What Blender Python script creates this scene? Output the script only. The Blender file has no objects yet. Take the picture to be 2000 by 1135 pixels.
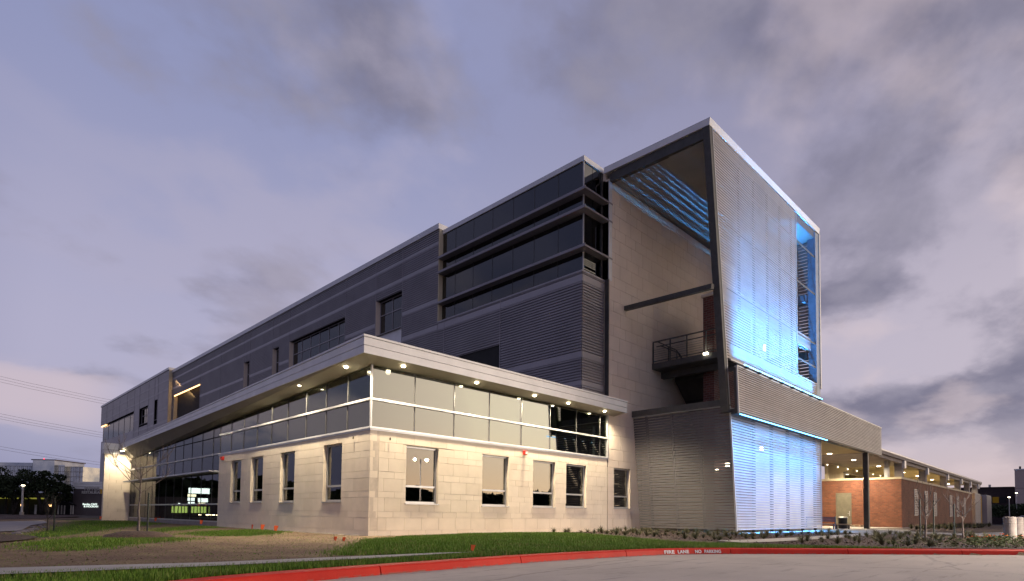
import bpy, math, random
import numpy as np
from mathutils import Vector, Matrix
random.seed(7); np.random.seed(7)
S = 0.6                      # plan unit -> metres
scn = bpy.context.scene
col = scn.collection
# ------------------------------------------------------------------ camera
cam = bpy.data.cameras.new('camera'); camo = bpy.data.objects.new('camera', cam); col.objects.link(camo)
r_ = Vector((0.7055659, -0.7085475, 0.0117128)); u_ = Vector((-0.0404952, -0.0238123, 0.998896)); f_ = Vector((0.7074863, 0.7052613, 0.0454939))
m = Matrix((( r_.x, u_.x, -f_.x), (r_.y, u_.y, -f_.y), (r_.z, u_.z, -f_.z))).to_4x4()
CAM = Vector((-13.76548, -22.59572, 1.05))
m.translation = CAM * S
camo.matrix_world = m
cam.sensor_width = 36; cam.lens = 1142.862 / 2000 * 36
cam.shift_x = 0; cam.shift_y = (952.171 - 567.5) / 2000
cam.clip_start = 0.05; cam.clip_end = 3000
scn.camera = camo
scn.view_settings.view_transform = 'Standard'; scn.view_settings.look = 'None'
scn.view_settings.exposure = 0.2; scn.view_settings.gamma = 1
scn.cycles.max_bounces = 8; scn.cycles.transparent_max_bounces = 16
scn.cycles.sample_clamp_indirect = 4.0

# ------------------------------------------------------------------ node helper
class N:
    def __init__(s, nt): s.nt = nt; s.n = nt.nodes; s.l = nt.links
    def new(s, t, **kw):
        nd = s.n.new(t)
        for k, v in kw.items():
            if k == 'op': nd.operation = v
            elif k == 'ins':
                for kk, vv in v.items(): s.put(nd, kk, vv)
            else: setattr(nd, k, v)
        return nd
    def put(s, nd, k, v):
        if isinstance(v, bpy.types.NodeSocket): s.l.new(v, nd.inputs[k])
        else: nd.inputs[k].default_value = v
    def math(s, op, a, b=0.0, c=None, clamp=False):
        nd = s.n.new('ShaderNodeMath'); nd.operation = op; nd.use_clamp = clamp
        s.put(nd, 0, a); s.put(nd, 1, b)
        if c is not None: s.put(nd, 2, c)
        return nd.outputs[0]
    def ramp(s, fac, stops, interp='LINEAR'):
        nd = s.n.new('ShaderNodeValToRGB'); nd.color_ramp.interpolation = interp
        e = nd.color_ramp.elements
        while len(e) < len(stops): e.new(0.5)
        for i, (p, c) in enumerate(stops):
            e[i].position = p; e[i].color = (*c, 1) if len(c) == 3 else c
        s.l.new(fac, nd.inputs[0]); return nd.outputs[0]
    def mix(s, fac, a, b, mode='MIX'):
        nd = s.n.new('ShaderNodeMix'); nd.data_type = 'RGBA'; nd.blend_type = mode
        s.put(nd, 0, fac)
        for k, v in ((6, a), (7, b)):
            if isinstance(v, tuple): v = (*v[:3], 1)
            s.put(nd, k, v)
        return nd.outputs[2]
    def maprange(s, v, a, b, c=0.0, d=1.0, smooth=True):
        nd = s.n.new('ShaderNodeMapRange'); nd.interpolation_type = 'SMOOTHSTEP' if smooth else 'LINEAR'
        s.put(nd, 0, v)
        for i, x in enumerate((a, b, c, d)): nd.inputs[i + 1].default_value = x
        return nd.outputs[0]
    def noise(s, vec, scale, detail=4, rough=0.5, dist=0.0):
        nd = s.n.new('ShaderNodeTexNoise'); s.l.new(vec, nd.inputs['Vector'])
        nd.inputs['Scale'].default_value = scale; nd.inputs['Detail'].default_value = detail
        nd.inputs['Roughness'].default_value = rough; nd.inputs['Distortion'].default_value = dist
        return nd.outputs['Fac']

# ------------------------------------------------------------------ world: dusk sky
world = bpy.data.worlds.new('World'); scn.world = world; world.use_nodes = True
nt = world.node_tree; nt.nodes.clear(); k = N(nt)
geo = k.new('ShaderNodeTexCoord').outputs['Generated']
sep = k.new('ShaderNodeSeparateXYZ'); k.l.new(geo, sep.inputs[0])
X, Y, Z = sep.outputs
el = k.math('MAXIMUM', Z, 0.0)
hor = k.math('SQRT', k.math('SUBTRACT', 1.0001, k.math('MULTIPLY', Z, Z)))
# sunset side lies towards (+x, -y)
d = k.math('DIVIDE', k.math('ADD', k.math('MULTIPLY', X, 0.80), k.math('MULTIPLY', Y, -0.60)), hor)
dn = k.math('MULTIPLY_ADD', d, 0.5, 0.5)
low = k.ramp(dn, [(0.0, (0.12, 0.13, 0.24)), (0.12, (0.17, 0.18, 0.31)), (0.24, (0.225, 0.245, 0.40)), (0.50, (0.38, 0.35, 0.46)), (0.75, (0.45, 0.38, 0.44)), (0.88, (0.56, 0.45, 0.46)), (0.945, (2.0, 1.42, 0.92)), (1.0, (4.0, 2.8, 1.72))])
high = k.ramp(dn, [(0.0, (0.12, 0.13, 0.24)), (0.2, (0.23, 0.25, 0.42)), (0.5, (0.245, 0.262, 0.43)), (0.8, (0.25, 0.24, 0.35)), (1.0, (0.40, 0.36, 0.42))])
mid = k.ramp(dn, [(0.0, (0.11, 0.12, 0.22)), (0.15, (0.26, 0.26, 0.40)), (0.24, (0.365, 0.350, 0.49)), (0.5, (0.37, 0.36, 0.50)), (0.88, (0.46, 0.41, 0.49)), (0.945, (1.8, 1.5, 1.22)), (1.0, (3.7, 3.1, 2.4))])
c1 = k.mix(k.maprange(el, 0.0, 0.17), low, mid)
base = k.mix(k.maprange(el, 0.22, 0.62), c1, high)
# faint physical dusk sky mixed in
sky = k.new('ShaderNodeTexSky', sky_type='NISHITA'); sky.sun_disc = False
sky.sun_elevation = math.radians(1.0); sky.sun_rotation = math.radians(146)
skyc = k.mix(1.0, sky.outputs[0], (0.02, 0.02, 0.02), 'MULTIPLY')
base = k.mix(1.0, base, skyc, 'ADD')
# clouds on a flat layer
den = k.math('ADD', el, 0.30)
cv = k.new('ShaderNodeCombineXYZ')
k.l.new(k.math('DIVIDE', X, den), cv.inputs[0]); k.l.new(k.math('DIVIDE', Y, den), cv.inputs[1]); cv.inputs[2].default_value = 3.7
mp = k.new('ShaderNodeMapping'); k.l.new(cv.outputs[0], mp.inputs[0]); mp.inputs['Rotation'].default_value = (0, 0, math.radians(-40)); mp.inputs['Scale'].default_value = (0.85, 1.0, 1); mp.inputs['Location'].default_value = (1.3, 0.4, 0)
n1 = k.noise(mp.outputs[0], 1.9, 8, 0.52, 0.12)
n2 = k.noise(mp.outputs[0], 6.0, 7, 0.55, 0.1)
nn = k.math('ADD', k.math('MULTIPLY', n1, 0.78), k.math('MULTIPLY', n2, 0.22))
bias = k.math('MULTIPLY', k.maprange(d, -0.35, 0.55), 0.085)
nn = k.math('ADD', nn, bias)
dark = k.maprange(nn, 0.515, 0.635)
ccol = k.mix(k.maprange(n2, 0.35, 0.68), (0.150, 0.146, 0.215), (0.255, 0.24, 0.312))
fade = k.maprange(el, 0.03, 0.16)
base = k.mix(k.math('MULTIPLY', k.math('MULTIPLY', dark, k.maprange(d, 0.93, 0.80, 0.0, 0.9)), fade), base, ccol)
# pale cloud tufts catching the last light
n3 = k.noise(mp.outputs[0], 3.1, 6, 0.5, 0.1)
pale = k.math('MULTIPLY', k.math('MULTIPLY', k.maprange(n3, 0.50, 0.66), 0.42), k.math('MULTIPLY', k.maprange(d, 0.93, 0.80), k.maprange(d, -0.62, -0.30, 0.35, 1.0)))
base = k.mix(pale, base, k.mix(k.maprange(d, -0.4, 0.95), (0.40, 0.37, 0.48), (0.66, 0.54, 0.55)))
# low cumulus bank at the horizon on the dark side
cb = k.new('ShaderNodeCombineXYZ'); k.l.new(k.math('MULTIPLY', X, 7.0), cb.inputs[0]); k.l.new(k.math('MULTIPLY', Y, 7.0), cb.inputs[1]); k.l.new(k.math('MULTIPLY', el, 22.0), cb.inputs[2])
n4 = k.noise(cb.outputs[0], 0.9, 5, 0.5, 0.2)
band = k.math('MULTIPLY', k.maprange(el, 0.085, 0.135), k.maprange(el, 0.205, 0.17))
bank = k.math('MULTIPLY', k.math('MULTIPLY', k.maprange(k.math('ADD', n4, k.math('MULTIPLY', band, 0.22)), 0.52, 0.62), band), k.maprange(d, -0.40, -0.49))
base = k.mix(k.math('MULTIPLY', bank, 0.9), base, (0.52, 0.44, 0.50))
below = k.maprange(Z, -0.06, -0.005)
base = k.mix(below, (0.05, 0.045, 0.05), base)
bg = k.new('ShaderNodeBackground'); k.l.new(base, bg.inputs[0]); bg.inputs[1].default_value = 1.0
out = k.new('ShaderNodeOutputWorld'); k.l.new(bg.outputs[0], out.inputs[0])
# ------------------------------------------------------------------ materials
def principled(name):
    mt = bpy.data.materials.new(name); mt.use_nodes = True
    k = N(mt.node_tree); b = mt.node_tree.nodes['Principled BSDF']
    return mt, k, b
def mat(name, c, rough=0.6, metal=0.0, var=0.12, scale=3.0, bump=0.0, bscale=30.0, stretch=None, perobj=0.0, c2=None):
    mt, k, b = principled(name)
    tc = k.new('ShaderNodeTexCoord'); vec = tc.outputs['Object']
    g = k.new('ShaderNodeNewGeometry')
    vec = g.outputs['Position']
    if stretch:
        mp = k.new('ShaderNodeMapping'); k.l.new(vec, mp.inputs[0]); mp.inputs['Scale'].default_value = stretch; vec = mp.outputs[0]
    n = k.noise(vec, scale, 5, 0.6)
    c2 = c2 or tuple(x * (1 - 2 * var) for x in c); ca = tuple(min(1, x * (1 + var)) for x in c)
    colr = k.ramp(n, [(0.3, c2), (0.7, ca)])
    if perobj:
        oi = k.new('ShaderNodeObjectInfo').outputs['Random']
        tint = k.ramp(oi, [(0.0, (1 - perobj, 1 - perobj * 1.15, 1 - perobj * 1.4)), (0.5, (1, 1, 1)), (1.0, (1 + perobj * .4, 1 + perobj * .35, 1 + perobj * .3))])
        colr = k.mix(1.0, colr, tint, 'MULTIPLY')
    k.l.new(colr, b.inputs['Base Color'])
    b.inputs['Roughness'].default_value = rough; b.inputs['Metallic'].default_value = metal
    if bump:
        bn = k.noise(vec, bscale, 4, 0.6)
        bp = k.new('ShaderNodeBump'); bp.inputs['Strength'].default_value = bump; bp.inputs['Distance'].default_value = 0.02
        k.l.new(bn, bp.inputs['Height']); k.l.new(bp.outputs[0], b.inputs['Normal'])
    return mt
def emis(name, c, e):
    mt = bpy.data.materials.new(name); mt.use_nodes = True; k = N(mt.node_tree); mt.node_tree.nodes.clear()
    em = k.new('ShaderNodeEmission'); em.inputs[0].default_value = (*c, 1); em.inputs[1].default_value = e
    o = k.new('ShaderNodeOutputMaterial'); k.l.new(em.outputs[0], o.inputs[0]); return mt
def glass(name, tint, refl, rough=0.0, reflcol=(1, 1, 1)):
    mt = bpy.data.materials.new(name); mt.use_nodes = True; k = N(mt.node_tree); mt.node_tree.nodes.clear()
    fr = k.new('ShaderNodeFresnel'); fr.inputs['IOR'].default_value = 1.5
    fac = k.math('ADD', k.math('MULTIPLY', fr.outputs[0], 0.6), refl, clamp=True)
    gl = k.new('ShaderNodeBsdfGlossy'); gl.inputs['Roughness'].default_value = rough; gl.inputs['Color'].default_value = (*reflcol, 1)
    # faint pane waviness
    g = k.new('ShaderNodeNewGeometry'); nz = k.noise(g.outputs['Position'], 0.8, 2, 0.4)
    bp = k.new('ShaderNodeBump'); bp.inputs['Strength'].default_value = 0.03; bp.inputs['Distance'].default_value = 0.02
    k.l.new(nz, bp.inputs['Height']); k.l.new(bp.outputs[0], gl.inputs['Normal'])
    tr = k.new('ShaderNodeBsdfTransparent'); tr.inputs[0].default_value = (*tint, 1)
    mx = k.new('ShaderNodeMixShader'); k.l.new(fac, mx.inputs[0]); k.l.new(tr.outputs[0], mx.inputs[1]); k.l.new(gl.outputs[0], mx.inputs[2])
    o = k.new('ShaderNodeOutputMaterial'); k.l.new(mx.outputs[0], o.inputs[0]); return mt

M = {}
M['stone'] = mat('limestone', (0.71, 0.615, 0.505), 0.85, var=0.05, scale=1.6, bump=0.10, bscale=45, perobj=0.06)
M['stone_far'] = mat('limestone_upper', (0.66, 0.56, 0.475), 0.85, var=0.05, scale=0.8, bump=0.1, bscale=40, perobj=0.035)
M['mortar'] = mat('mortar', (0.57, 0.49, 0.41), 0.95)
M['light_metal'] = mat('light_metal_panel', (0.60, 0.60, 0.63), 0.42, 0.25, var=0.05, scale=1.5)
M['frame'] = mat('window_frame_metal', (0.40, 0.395, 0.41), 0.4, 0.3, var=0.04)
M['clad'] = mat('grey_cladding', (0.245, 0.232, 0.262), 0.45, 0.3, var=0.08, scale=0.7, perobj=0.06)
M['cladflat'] = mat('grey_flat_cladding', (0.31, 0.295, 0.33), 0.45, 0.3, var=0.06, scale=0.7, perobj=0.06)
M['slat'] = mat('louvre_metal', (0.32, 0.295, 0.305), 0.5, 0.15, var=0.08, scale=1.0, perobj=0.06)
M['shadeslat'] = mat('louvre_metal_shaded', (0.105, 0.095, 0.104), 0.55, 0.1, var=0.08, scale=1.0, perobj=0.06)  # same louvre metal, darkened to carry the shade on the left face
M['steel'] = mat('painted_dark_steel', (0.055, 0.054, 0.056), 0.55, 0.2, var=0.15, scale=4)
M['soffit'] = mat('soffit_panel', (0.24, 0.24, 0.255), 0.8, var=0.05, scale=1)
M['canopy_soffit'] = mat('canopy_soffit_panel', (0.30, 0.27, 0.22), 0.7, var=0.05, scale=1)
M['hall_ceiling'] = mat('hall_ceiling_board', (0.50, 0.42, 0.25), 0.8, var=0.04)
M['cream'] = mat('cream_plaster', (0.55, 0.47, 0.33), 0.9, var=0.06, scale=1)
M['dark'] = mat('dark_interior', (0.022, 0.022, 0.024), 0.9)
M['interior'] = mat('interior_partition', (0.075, 0.08, 0.06), 0.9, var=0.15, scale=0.5)
M['bollard'] = mat('bollard_concrete', (0.25, 0.225, 0.215), 0.85, var=0.12, scale=5, bump=0.3, bscale=60)
M['concrete'] = mat('pale_concrete', (0.36, 0.33, 0.30), 0.9, var=0.10, scale=1.5, bump=0.3, bscale=60)
M['concrete_base'] = mat('concrete_plinth', (0.26, 0.23, 0.22), 0.9, var=0.1, scale=2)
M['black'] = mat('black_rubber', (0.02, 0.02, 0.02), 0.7)
M['red'] = mat('red_housing', (0.55, 0.03, 0.02), 0.4, var=0.05)
M['white'] = mat('white_paint', (0.75, 0.74, 0.73), 0.5, var=0.04)
M['orange'] = mat('orange_flag', (0.85, 0.13, 0.03), 0.6, var=0.08)
M['bark'] = mat('grey_bark', (0.16, 0.13, 0.12), 0.95, var=0.3, scale=12, bump=0.5)
M['darkbark'] = mat('dark_bark', (0.05, 0.04, 0.035), 0.95, var=0.3, scale=6)
M['stake'] = mat('dark_green_stake', (0.015, 0.025, 0.02), 0.6)
M['mulch'] = mat('brown_mulch', (0.060, 0.033, 0.026), 1.0, var=0.5, scale=18, bump=1.0, bscale=60, c2=(0.020, 0.012, 0.010))
M['blue_steel'] = mat('blue_painted_steel', (0.06, 0.13, 0.30), 0.45, 0.2)
M['bluelit_frame'] = mat('bay_frame_bluelit', (0.22, 0.30, 0.42), 0.5, 0.1)  # blue LED light on the tower frame put into its colour
M['wood'] = mat('pale_timber', (0.42, 0.31, 0.20), 0.8, var=0.15, scale=8)
M['door'] = mat('olive_grey_door', (0.15, 0.135, 0.10), 0.5)
M['yellow'] = mat('yellow_panel', (0.62, 0.36, 0.04), 0.6)
M['darkbrick'] = mat('dark_brown_wall', (0.05, 0.032, 0.035), 0.9)
M['beige'] = mat('beige_wall', (0.44, 0.35, 0.33), 0.9, var=0.04)
M['restaurant'] = mat('grey_brown_render', (0.105, 0.085, 0.09), 0.9, var=0.06, scale=1)
M['letters'] = mat('pale_letters', (0.55, 0.52, 0.50), 0.5)
M['rock'] = mat('grey_rock', (0.16, 0.14, 0.15), 0.95, var=0.3, scale=5)
M['glass_clear'] = glass('clerestory_glass', (0.30, 0.34, 0.27), 0.115)
M['glass_curtain'] = glass('curtain_wall_glass', (0.20, 0.23, 0.23), 0.06)
M['glass_dark'] = glass('dark_tinted_glass', (0.12, 0.12, 0.13), 0.075)
M['glass_window'] = glass('window_glass', (0.22, 0.24, 0.22), 0.10)
M['lens'] = emis('lamp_lens', (1.0, 0.86, 0.58), 26.0)
M['lens_far'] = emis('lamp_lens_far', (1.0, 0.88, 0.66), 14.0)
M['led'] = emis('blue_led', (0.16, 0.55, 1.0), 5.5)
M['warmstrip'] = emis('warm_strip', (1.0, 0.55, 0.22), 4.0)
M['lampwhite'] = emis('lamp_white', (1.0, 0.86, 0.62), 9.0)
M['signwhite'] = emis('sign_white', (0.85, 1.0, 0.92), 5.0)
M['signsoft'] = emis('sign_soft_white', (0.85, 1.0, 0.92), 1.1)
M['signcream'] = emis('sign_cream', (1.0, 0.93, 0.62), 5.0)
M['signgreen'] = emis('sign_green_lit', (0.55, 0.75, 0.18), 2.2)
M['headlights'] = emis('headlights', (1.0, 0.82, 0.5), 25.0)
M['signred'] = emis('sign_red', (1.0, 0.16, 0.06), 2.5)
M['winlit'] = emis('lit_window', (0.75, 0.42, 0.06), 0.07)
M['redbeacon'] = emis('red_beacon', (1.0, 0.05, 0.08), 3.0)
M['storelight'] = emis('store_light', (0.65, 0.62, 0.10), 0.30)

def brickmat(name, cA, cB, mortar):
    mt, k, b = principled(name)
    g = k.new('ShaderNodeNewGeometry'); tc = g.outputs['Position']
    sp = k.new('ShaderNodeSeparateXYZ'); k.l.new(tc, sp.inputs[0])
    cx = k.new('ShaderNodeCombineXYZ'); k.l.new(k.math('ADD', sp.outputs[0], sp.outputs[1]), cx.inputs[0]); k.l.new(sp.outputs[2], cx.inputs[1])
    br = k.new('ShaderNodeTexBrick'); k.l.new(cx.outputs[0], br.inputs['Vector'])
    br.inputs['Color1'].default_value = (*cA, 1); br.inputs['Color2'].default_value = (*cB, 1); br.inputs['Mortar'].default_value = (*mortar, 1)
    br.inputs['Scale'].default_value = 1.0; br.inputs['Brick Width'].default_value = 0.24; br.inputs['Row Height'].default_value = 0.10; br.inputs['Mortar Size'].default_value = 0.011
    n = k.noise(tc, 1.3, 4, 0.6)
    c = k.mix(1.0, br.outputs[0], k.ramp(n, [(0.3, (0.75, 0.75, 0.75)), (0.7, (1.15, 1.12, 1.1))]), 'MULTIPLY')
    k.l.new(c, b.inputs['Base Color']); b.inputs['Roughness'].default_value = 0.9
    bp = k.new('ShaderNodeBump'); bp.inputs['Strength'].default_value = 0.6; bp.inputs['Distance'].default_value = 0.01; bp.invert = True
    k.l.new(br.outputs['Fac'], bp.inputs['Height']); k.l.new(bp.outputs[0], b.inputs['Normal'])
    return mt
M['brick'] = brickmat('red_brown_brick', (0.20, 0.072, 0.038), (0.14, 0.048, 0.028), (0.13, 0.075, 0.055))
M['brick_dark'] = brickmat('dark_red_brick', (0.16, 0.05, 0.045), (0.10, 0.035, 0.035), (0.16, 0.12, 0.11))

def groundmat():
    mt, k, b = principled('lawn_soil')
    g = k.new('ShaderNodeNewGeometry'); v = g.outputs['Position']
    at = k.new('ShaderNodeAttribute'); at.attribute_name = 'green'; gr = at.outputs['Fac']
    n1 = k.noise(v, 1.1, 6, 0.65); n2 = k.noise(v, 26.0, 4, 0.7); n3 = k.noise(v, 5.0, 4, 0.6)
    soil = k.ramp(n2, [(0.28, (0.085, 0.055, 0.04)), (0.5, (0.155, 0.105, 0.078)), (0.72, (0.235, 0.17, 0.128))])
    straw = k.ramp(n2, [(0.3, (0.12, 0.085, 0.055)), (0.7, (0.29, 0.22, 0.135))])
    dry = k.mix(k.maprange(n1, 0.42, 0.62), soil, straw)
    green = k.ramp(n3, [(0.3, (0.020, 0.042, 0.008)), (0.7, (0.045, 0.085, 0.014))])
    mk = k.maprange(k.math('ADD', gr, k.math('MULTIPLY', k.math('SUBTRACT', n3, 0.5), 1.2)), 0.30, 0.75)
    k.l.new(k.mix(mk, dry, green), b.inputs['Base Color']); b.inputs['Roughness'].default_value = 1.0
    bp = k.new('ShaderNodeBump'); bp.inputs['Strength'].default_value = 1.0; bp.inputs['Distance'].default_value = 0.03
    k.l.new(n2, bp.inputs['Height']); k.l.new(bp.outputs[0], b.inputs['Normal'])
    b.inputs['Specular IOR Level'].default_value = 0.1
    return mt
M['ground'] = groundmat()
def roadmat():
    mt, k, b = principled('road_concrete')
    g = k.new('ShaderNodeNewGeometry'); v = g.outputs['Position']
    n1 = k.noise(v, 0.6, 6, 0.65); n2 = k.noise(v, 90.0, 3, 0.7)
    mp = k.new('ShaderNodeMapping'); k.l.new(v, mp.inputs[0]); mp.inputs['Rotation'].default_value = (0, 0, 0.45); mp.inputs['Scale'].default_value = (0.5, 4, 1)
    n3 = k.noise(mp.outputs[0], 1.6, 5, 0.7)
    c = k.ramp(n1, [(0.3, (0.38, 0.325, 0.275)), (0.7, (0.49, 0.425, 0.36))])
    c = k.mix(k.math('MULTIPLY', k.maprange(n3, 0.54, 0.70), 0.55), c, (0.15, 0.125, 0.11))
    vo = k.new('ShaderNodeTexVoronoi'); vo.feature = 'DISTANCE_TO_EDGE'; vo.inputs['Scale'].default_value = 0.22
    wv = k.new('ShaderNodeMixRGB'); wv.inputs[0].default_value = 0.25; k.l.new(v, wv.inputs[1]); nz = k.new('ShaderNodeTexNoise'); nz.inputs['Scale'].default_value = 1.2; nz.inputs['Detail'].default_value = 5; k.l.new(v, nz.inputs['Vector']); k.l.new(nz.outputs['Color'], wv.inputs[2]); k.l.new(wv.outputs[0], vo.inputs['Vector'])
    crack = k.maprange(vo.outputs['Distance'], 0.006, 0.0015)
    c = k.mix(k.math('MULTIPLY', crack, 0.3), c, (0.06, 0.05, 0.045))
    spot_ = k.maprange(k.noise(v, 3.5, 4, 0.6), 0.66, 0.74)
    c = k.mix(k.math('MULTIPLY', spot_, 0.45), c, (0.12, 0.10, 0.09))
    c = k.mix(k.math('MULTIPLY', k.maprange(n2, 0.6, 0.75), 0.55), c, (0.12, 0.10, 0.09))
    k.l.new(c, b.inputs['Base Color']); b.inputs['Roughness'].default_value = 0.85
    bp = k.new('ShaderNodeBump'); bp.inputs['Strength'].default_value = 0.5; bp.inputs['Distance'].default_value = 0.01
    k.l.new(n2, bp.inputs['Height']); k.l.new(bp.outputs[0], b.inputs['Normal'])
    return mt
M['road'] = roadmat()
def kerbmat():
    mt, k, b = principled('red_kerb_paint')
    g = k.new('ShaderNodeNewGeometry'); v = g.outputs['Position']
    n1 = k.noise(v, 1.5, 5, 0.6); n2 = k.noise(v, 40, 4, 0.7)
    c = k.ramp(n1, [(0.3, (0.50, 0.022, 0.012)), (0.7, (0.66, 0.035, 0.018))])
    c = k.mix(k.math('MULTIPLY', k.maprange(n2, 0.62, 0.75), 0.6), c, (0.25, 0.03, 0.02))
    sp = k.new('ShaderNodeSeparateXYZ'); k.l.new(v, sp.inputs[0])
    wear = k.math('MULTIPLY', k.maprange(sp.outputs[2], 0.028, 0.0), k.maprange(k.noise(v, 9, 5, 0.7), 0.42, 0.6))
    c = k.mix(wear, c, (0.24, 0.15, 0.12))
    k.l.new(c, b.inputs['Base Color']); b.inputs['Roughness'].default_value = 0.6; b.inputs['Specular IOR Level'].default_value = 0.15
    bp = k.new('ShaderNodeBump'); bp.inputs['Strength'].default_value = 0.4; bp.inputs['Distance'].default_value = 0.01
    k.l.new(n2, bp.inputs['Height']); k.l.new(bp.outputs[0], b.inputs['Normal'])
    return mt
M['kerb'] = kerbmat()
def leafmat(name, a, bcol, rough=0.7):
    mt, k, b = principled(name)
    g = k.new('ShaderNodeNewGeometry'); n = k.noise(g.outputs['Position'], 2.5, 3, 0.6)
    oi = g.outputs['Random Per Island']
    f = k.math('ADD', k.math('MULTIPLY', n, 0.6), k.math('MULTIPLY', oi, 0.4))
    k.l.new(k.ramp(f, [(0.25, a), (0.75, bcol)]), b.inputs['Base Color']); b.inputs['Roughness'].default_value = rough
    b.inputs['Specular IOR Level'].default_value = 0.2
    return mt
M['grass'] = leafmat('grass_blades', (0.06, 0.13, 0.012), (0.16, 0.28, 0.03))
_k = N(M['grass'].node_tree); _b = M['grass'].node_tree.nodes['Principled BSDF']; _src = _b.inputs['Base Color'].links[0].from_socket
_g = _k.new('ShaderNodeNewGeometry').outputs; _pn = _k.noise(_g['Position'], 0.9, 4, 0.6)
_f = _k.math('MULTIPLY', _k.maprange(_g['Random Per Island'], 0.72, 0.9), _k.maprange(_pn, 0.38, 0.62, 0.25, 1.0))
_k.l.new(_k.mix(_f, _src, (0.26, 0.21, 0.09)), _b.inputs['Base Color'])
M['oak'] = leafmat('oak_leaves', (0.012, 0.022, 0.010), (0.045, 0.060, 0.028))
M['spiky'] = leafmat('spiky_leaves', (0.045, 0.060, 0.028), (0.16, 0.135, 0.075))
M['herb'] = leafmat('herb_leaves', (0.04, 0.07, 0.015), (0.13, 0.16, 0.04))
M['flower'] = mat('orange_petals', (0.75, 0.14, 0.02), 0.7)
def towerglass():
    mt, k, b = principled('mirror_office_glass')
    g = k.new('ShaderNodeNewGeometry'); sp = k.new('ShaderNodeSeparateXYZ'); k.l.new(g.outputs['Position'], sp.inputs[0])
    n = k.noise(g.outputs['Position'], 0.12, 5, 0.6)
    k.l.new(k.ramp(n, [(0.35, (0.26, 0.30, 0.36)), (0.65, (0.62, 0.62, 0.56))]), b.inputs['Base Color'])
    b.inputs['Metallic'].default_value = 0.9; b.inputs['Roughness'].default_value = 0.18
    return mt
M['officeglass'] = towerglass()

# ------------------------------------------------------------------ mesh helpers
W = {}          # world location (plan units) of objects by object
def V(p): return Vector(p)
class MB:
    def __init__(s): s.v = []; s.f = []
    def add(s, vs, fs):
        o = len(s.v); s.v += [tuple(x) for x in vs]; s.f += [tuple(i + o for i in f) for f in fs]; return s
    def box(s, a, b):
        x0, x1 = sorted((a[0], b[0])); y0, y1 = sorted((a[1], b[1])); z0, z1 = sorted((a[2], b[2]))
        return s.add([(x0, y0, z0), (x1, y0, z0), (x1, y1, z0), (x0, y1, z0), (x0, y0, z1), (x1, y0, z1), (x1, y1, z1), (x0, y1, z1)],
                     [(0, 3, 2, 1), (4, 5, 6, 7), (0, 1, 5, 4), (1, 2, 6, 5), (2, 3, 7, 6), (3, 0, 4, 7)])
    def hexa(s, lo, hi):      # 4 bottom pts CCW, 4 top pts
        return s.add(list(lo) + list(hi), [(0, 3, 2, 1), (4, 5, 6, 7), (0, 1, 5, 4), (1, 2, 6, 5), (2, 3, 7, 6), (3, 0, 4, 7)])
    def bar(s, a, b, w, h=None, up=(0, 0, 1)):
        h = h or w; a = Vector(a); b = Vector(b); t = (b - a).normalized(); u = Vector(up)
        if abs(t.dot(u)) > 0.95: u = Vector((0, 1, 0))
        r = t.cross(u).normalized(); q = r.cross(t).normalized(); r = r * (w / 2); q = q * (h / 2)
        return s.add([a - r - q, a + r - q, a + r + q, a - r + q, b - r - q, b + r - q, b + r + q, b - r + q],
                     [(0, 1, 2, 3), (7, 6, 5, 4), (0, 4, 5, 1), (1, 5, 6, 2), (2, 6, 7, 3), (3, 7, 4, 0)])
    def tube(s, pts, rad, n=6, cap=True):
        pts = [Vector(p) for p in pts]; o = len(s.v); u = Vector((0.31, 0.2, 0.93))
        for i, p in enumerate(pts):
            t = (pts[min(i + 1, len(pts) - 1)] - pts[max(i - 1, 0)]).normalized()
            uu = u if abs(t.dot(u)) < 0.9 else Vector((1, 0, 0))
            r = t.cross(uu).normalized(); q = r.cross(t)
            rr = rad[i] if isinstance(rad, (list, tuple)) else rad
            for j in range(n):
                a = 2 * math.pi * j / n; s.v.append(tuple(p + r * (rr * math.cos(a)) + q * (rr * math.sin(a))))
        for i in range(len(pts) - 1):
            for j in range(n):
                s.f.append((o + i * n + j, o + i * n + (j + 1) % n, o + (i + 1) * n + (j + 1) % n, o + (i + 1) * n + j))
        if cap:
            s.f.append(tuple(o + j for j in reversed(range(n)))); s.f.append(tuple(o + (len(pts) - 1) * n + j for j in range(n)))
        return s
    def lathe(s, c, prof, n=20):
        o = len(s.v)
        for r, z in prof:
            for j in range(n):
                a = 2 * math.pi * j / n; s.v.append((c[0] + r * math.cos(a), c[1] + r * math.sin(a), c[2] + z))
        for i in range(len(prof) - 1):
            for j in range(n): s.f.append((o + i * n + j, o + i * n + (j + 1) % n, o + (i + 1) * n + (j + 1) % n, o + (i + 1) * n + j))
        s.f.append(tuple(o + j for j in reversed(range(n)))); s.f.append(tuple(o + (len(prof) - 1) * n + j for j in range(n)))
        return s
    def build(s, name, m, parent=None, bevel=0, smooth=False, kind=None, base=False):
        a = np.array(s.v, dtype=float).reshape(-1, 3)
        lo = a.min(0); hi = a.max(0); c = (lo + hi) / 2
        if base: c[2] = lo[2]
        me = bpy.data.meshes.new(name)
        me.from_pydata(((a - c) * S).tolist(), [], s.f); me.update()
        if smooth: me.polygons.foreach_set('use_smooth', [True] * len(me.polygons))
        if m is not None: me.materials.append(M[m] if isinstance(m, str) else m)
        o = bpy.data.objects.new(name, me); link(o, Vector(c), parent)
        if bevel:
            bv = o.modifiers.new('bevel', 'BEVEL'); bv.width = bevel * S; bv.segments = 2; bv.limit_method = 'ANGLE'
        if kind: o['kind'] = kind
        return o
def link(o, w, parent=None):
    col.objects.link(o); W[o.name] = Vector(w)
    if parent is not None:
        o.parent = parent; o.location = (Vector(w) - W[parent.name]) * S
    else: o.location = Vector(w) * S
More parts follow.
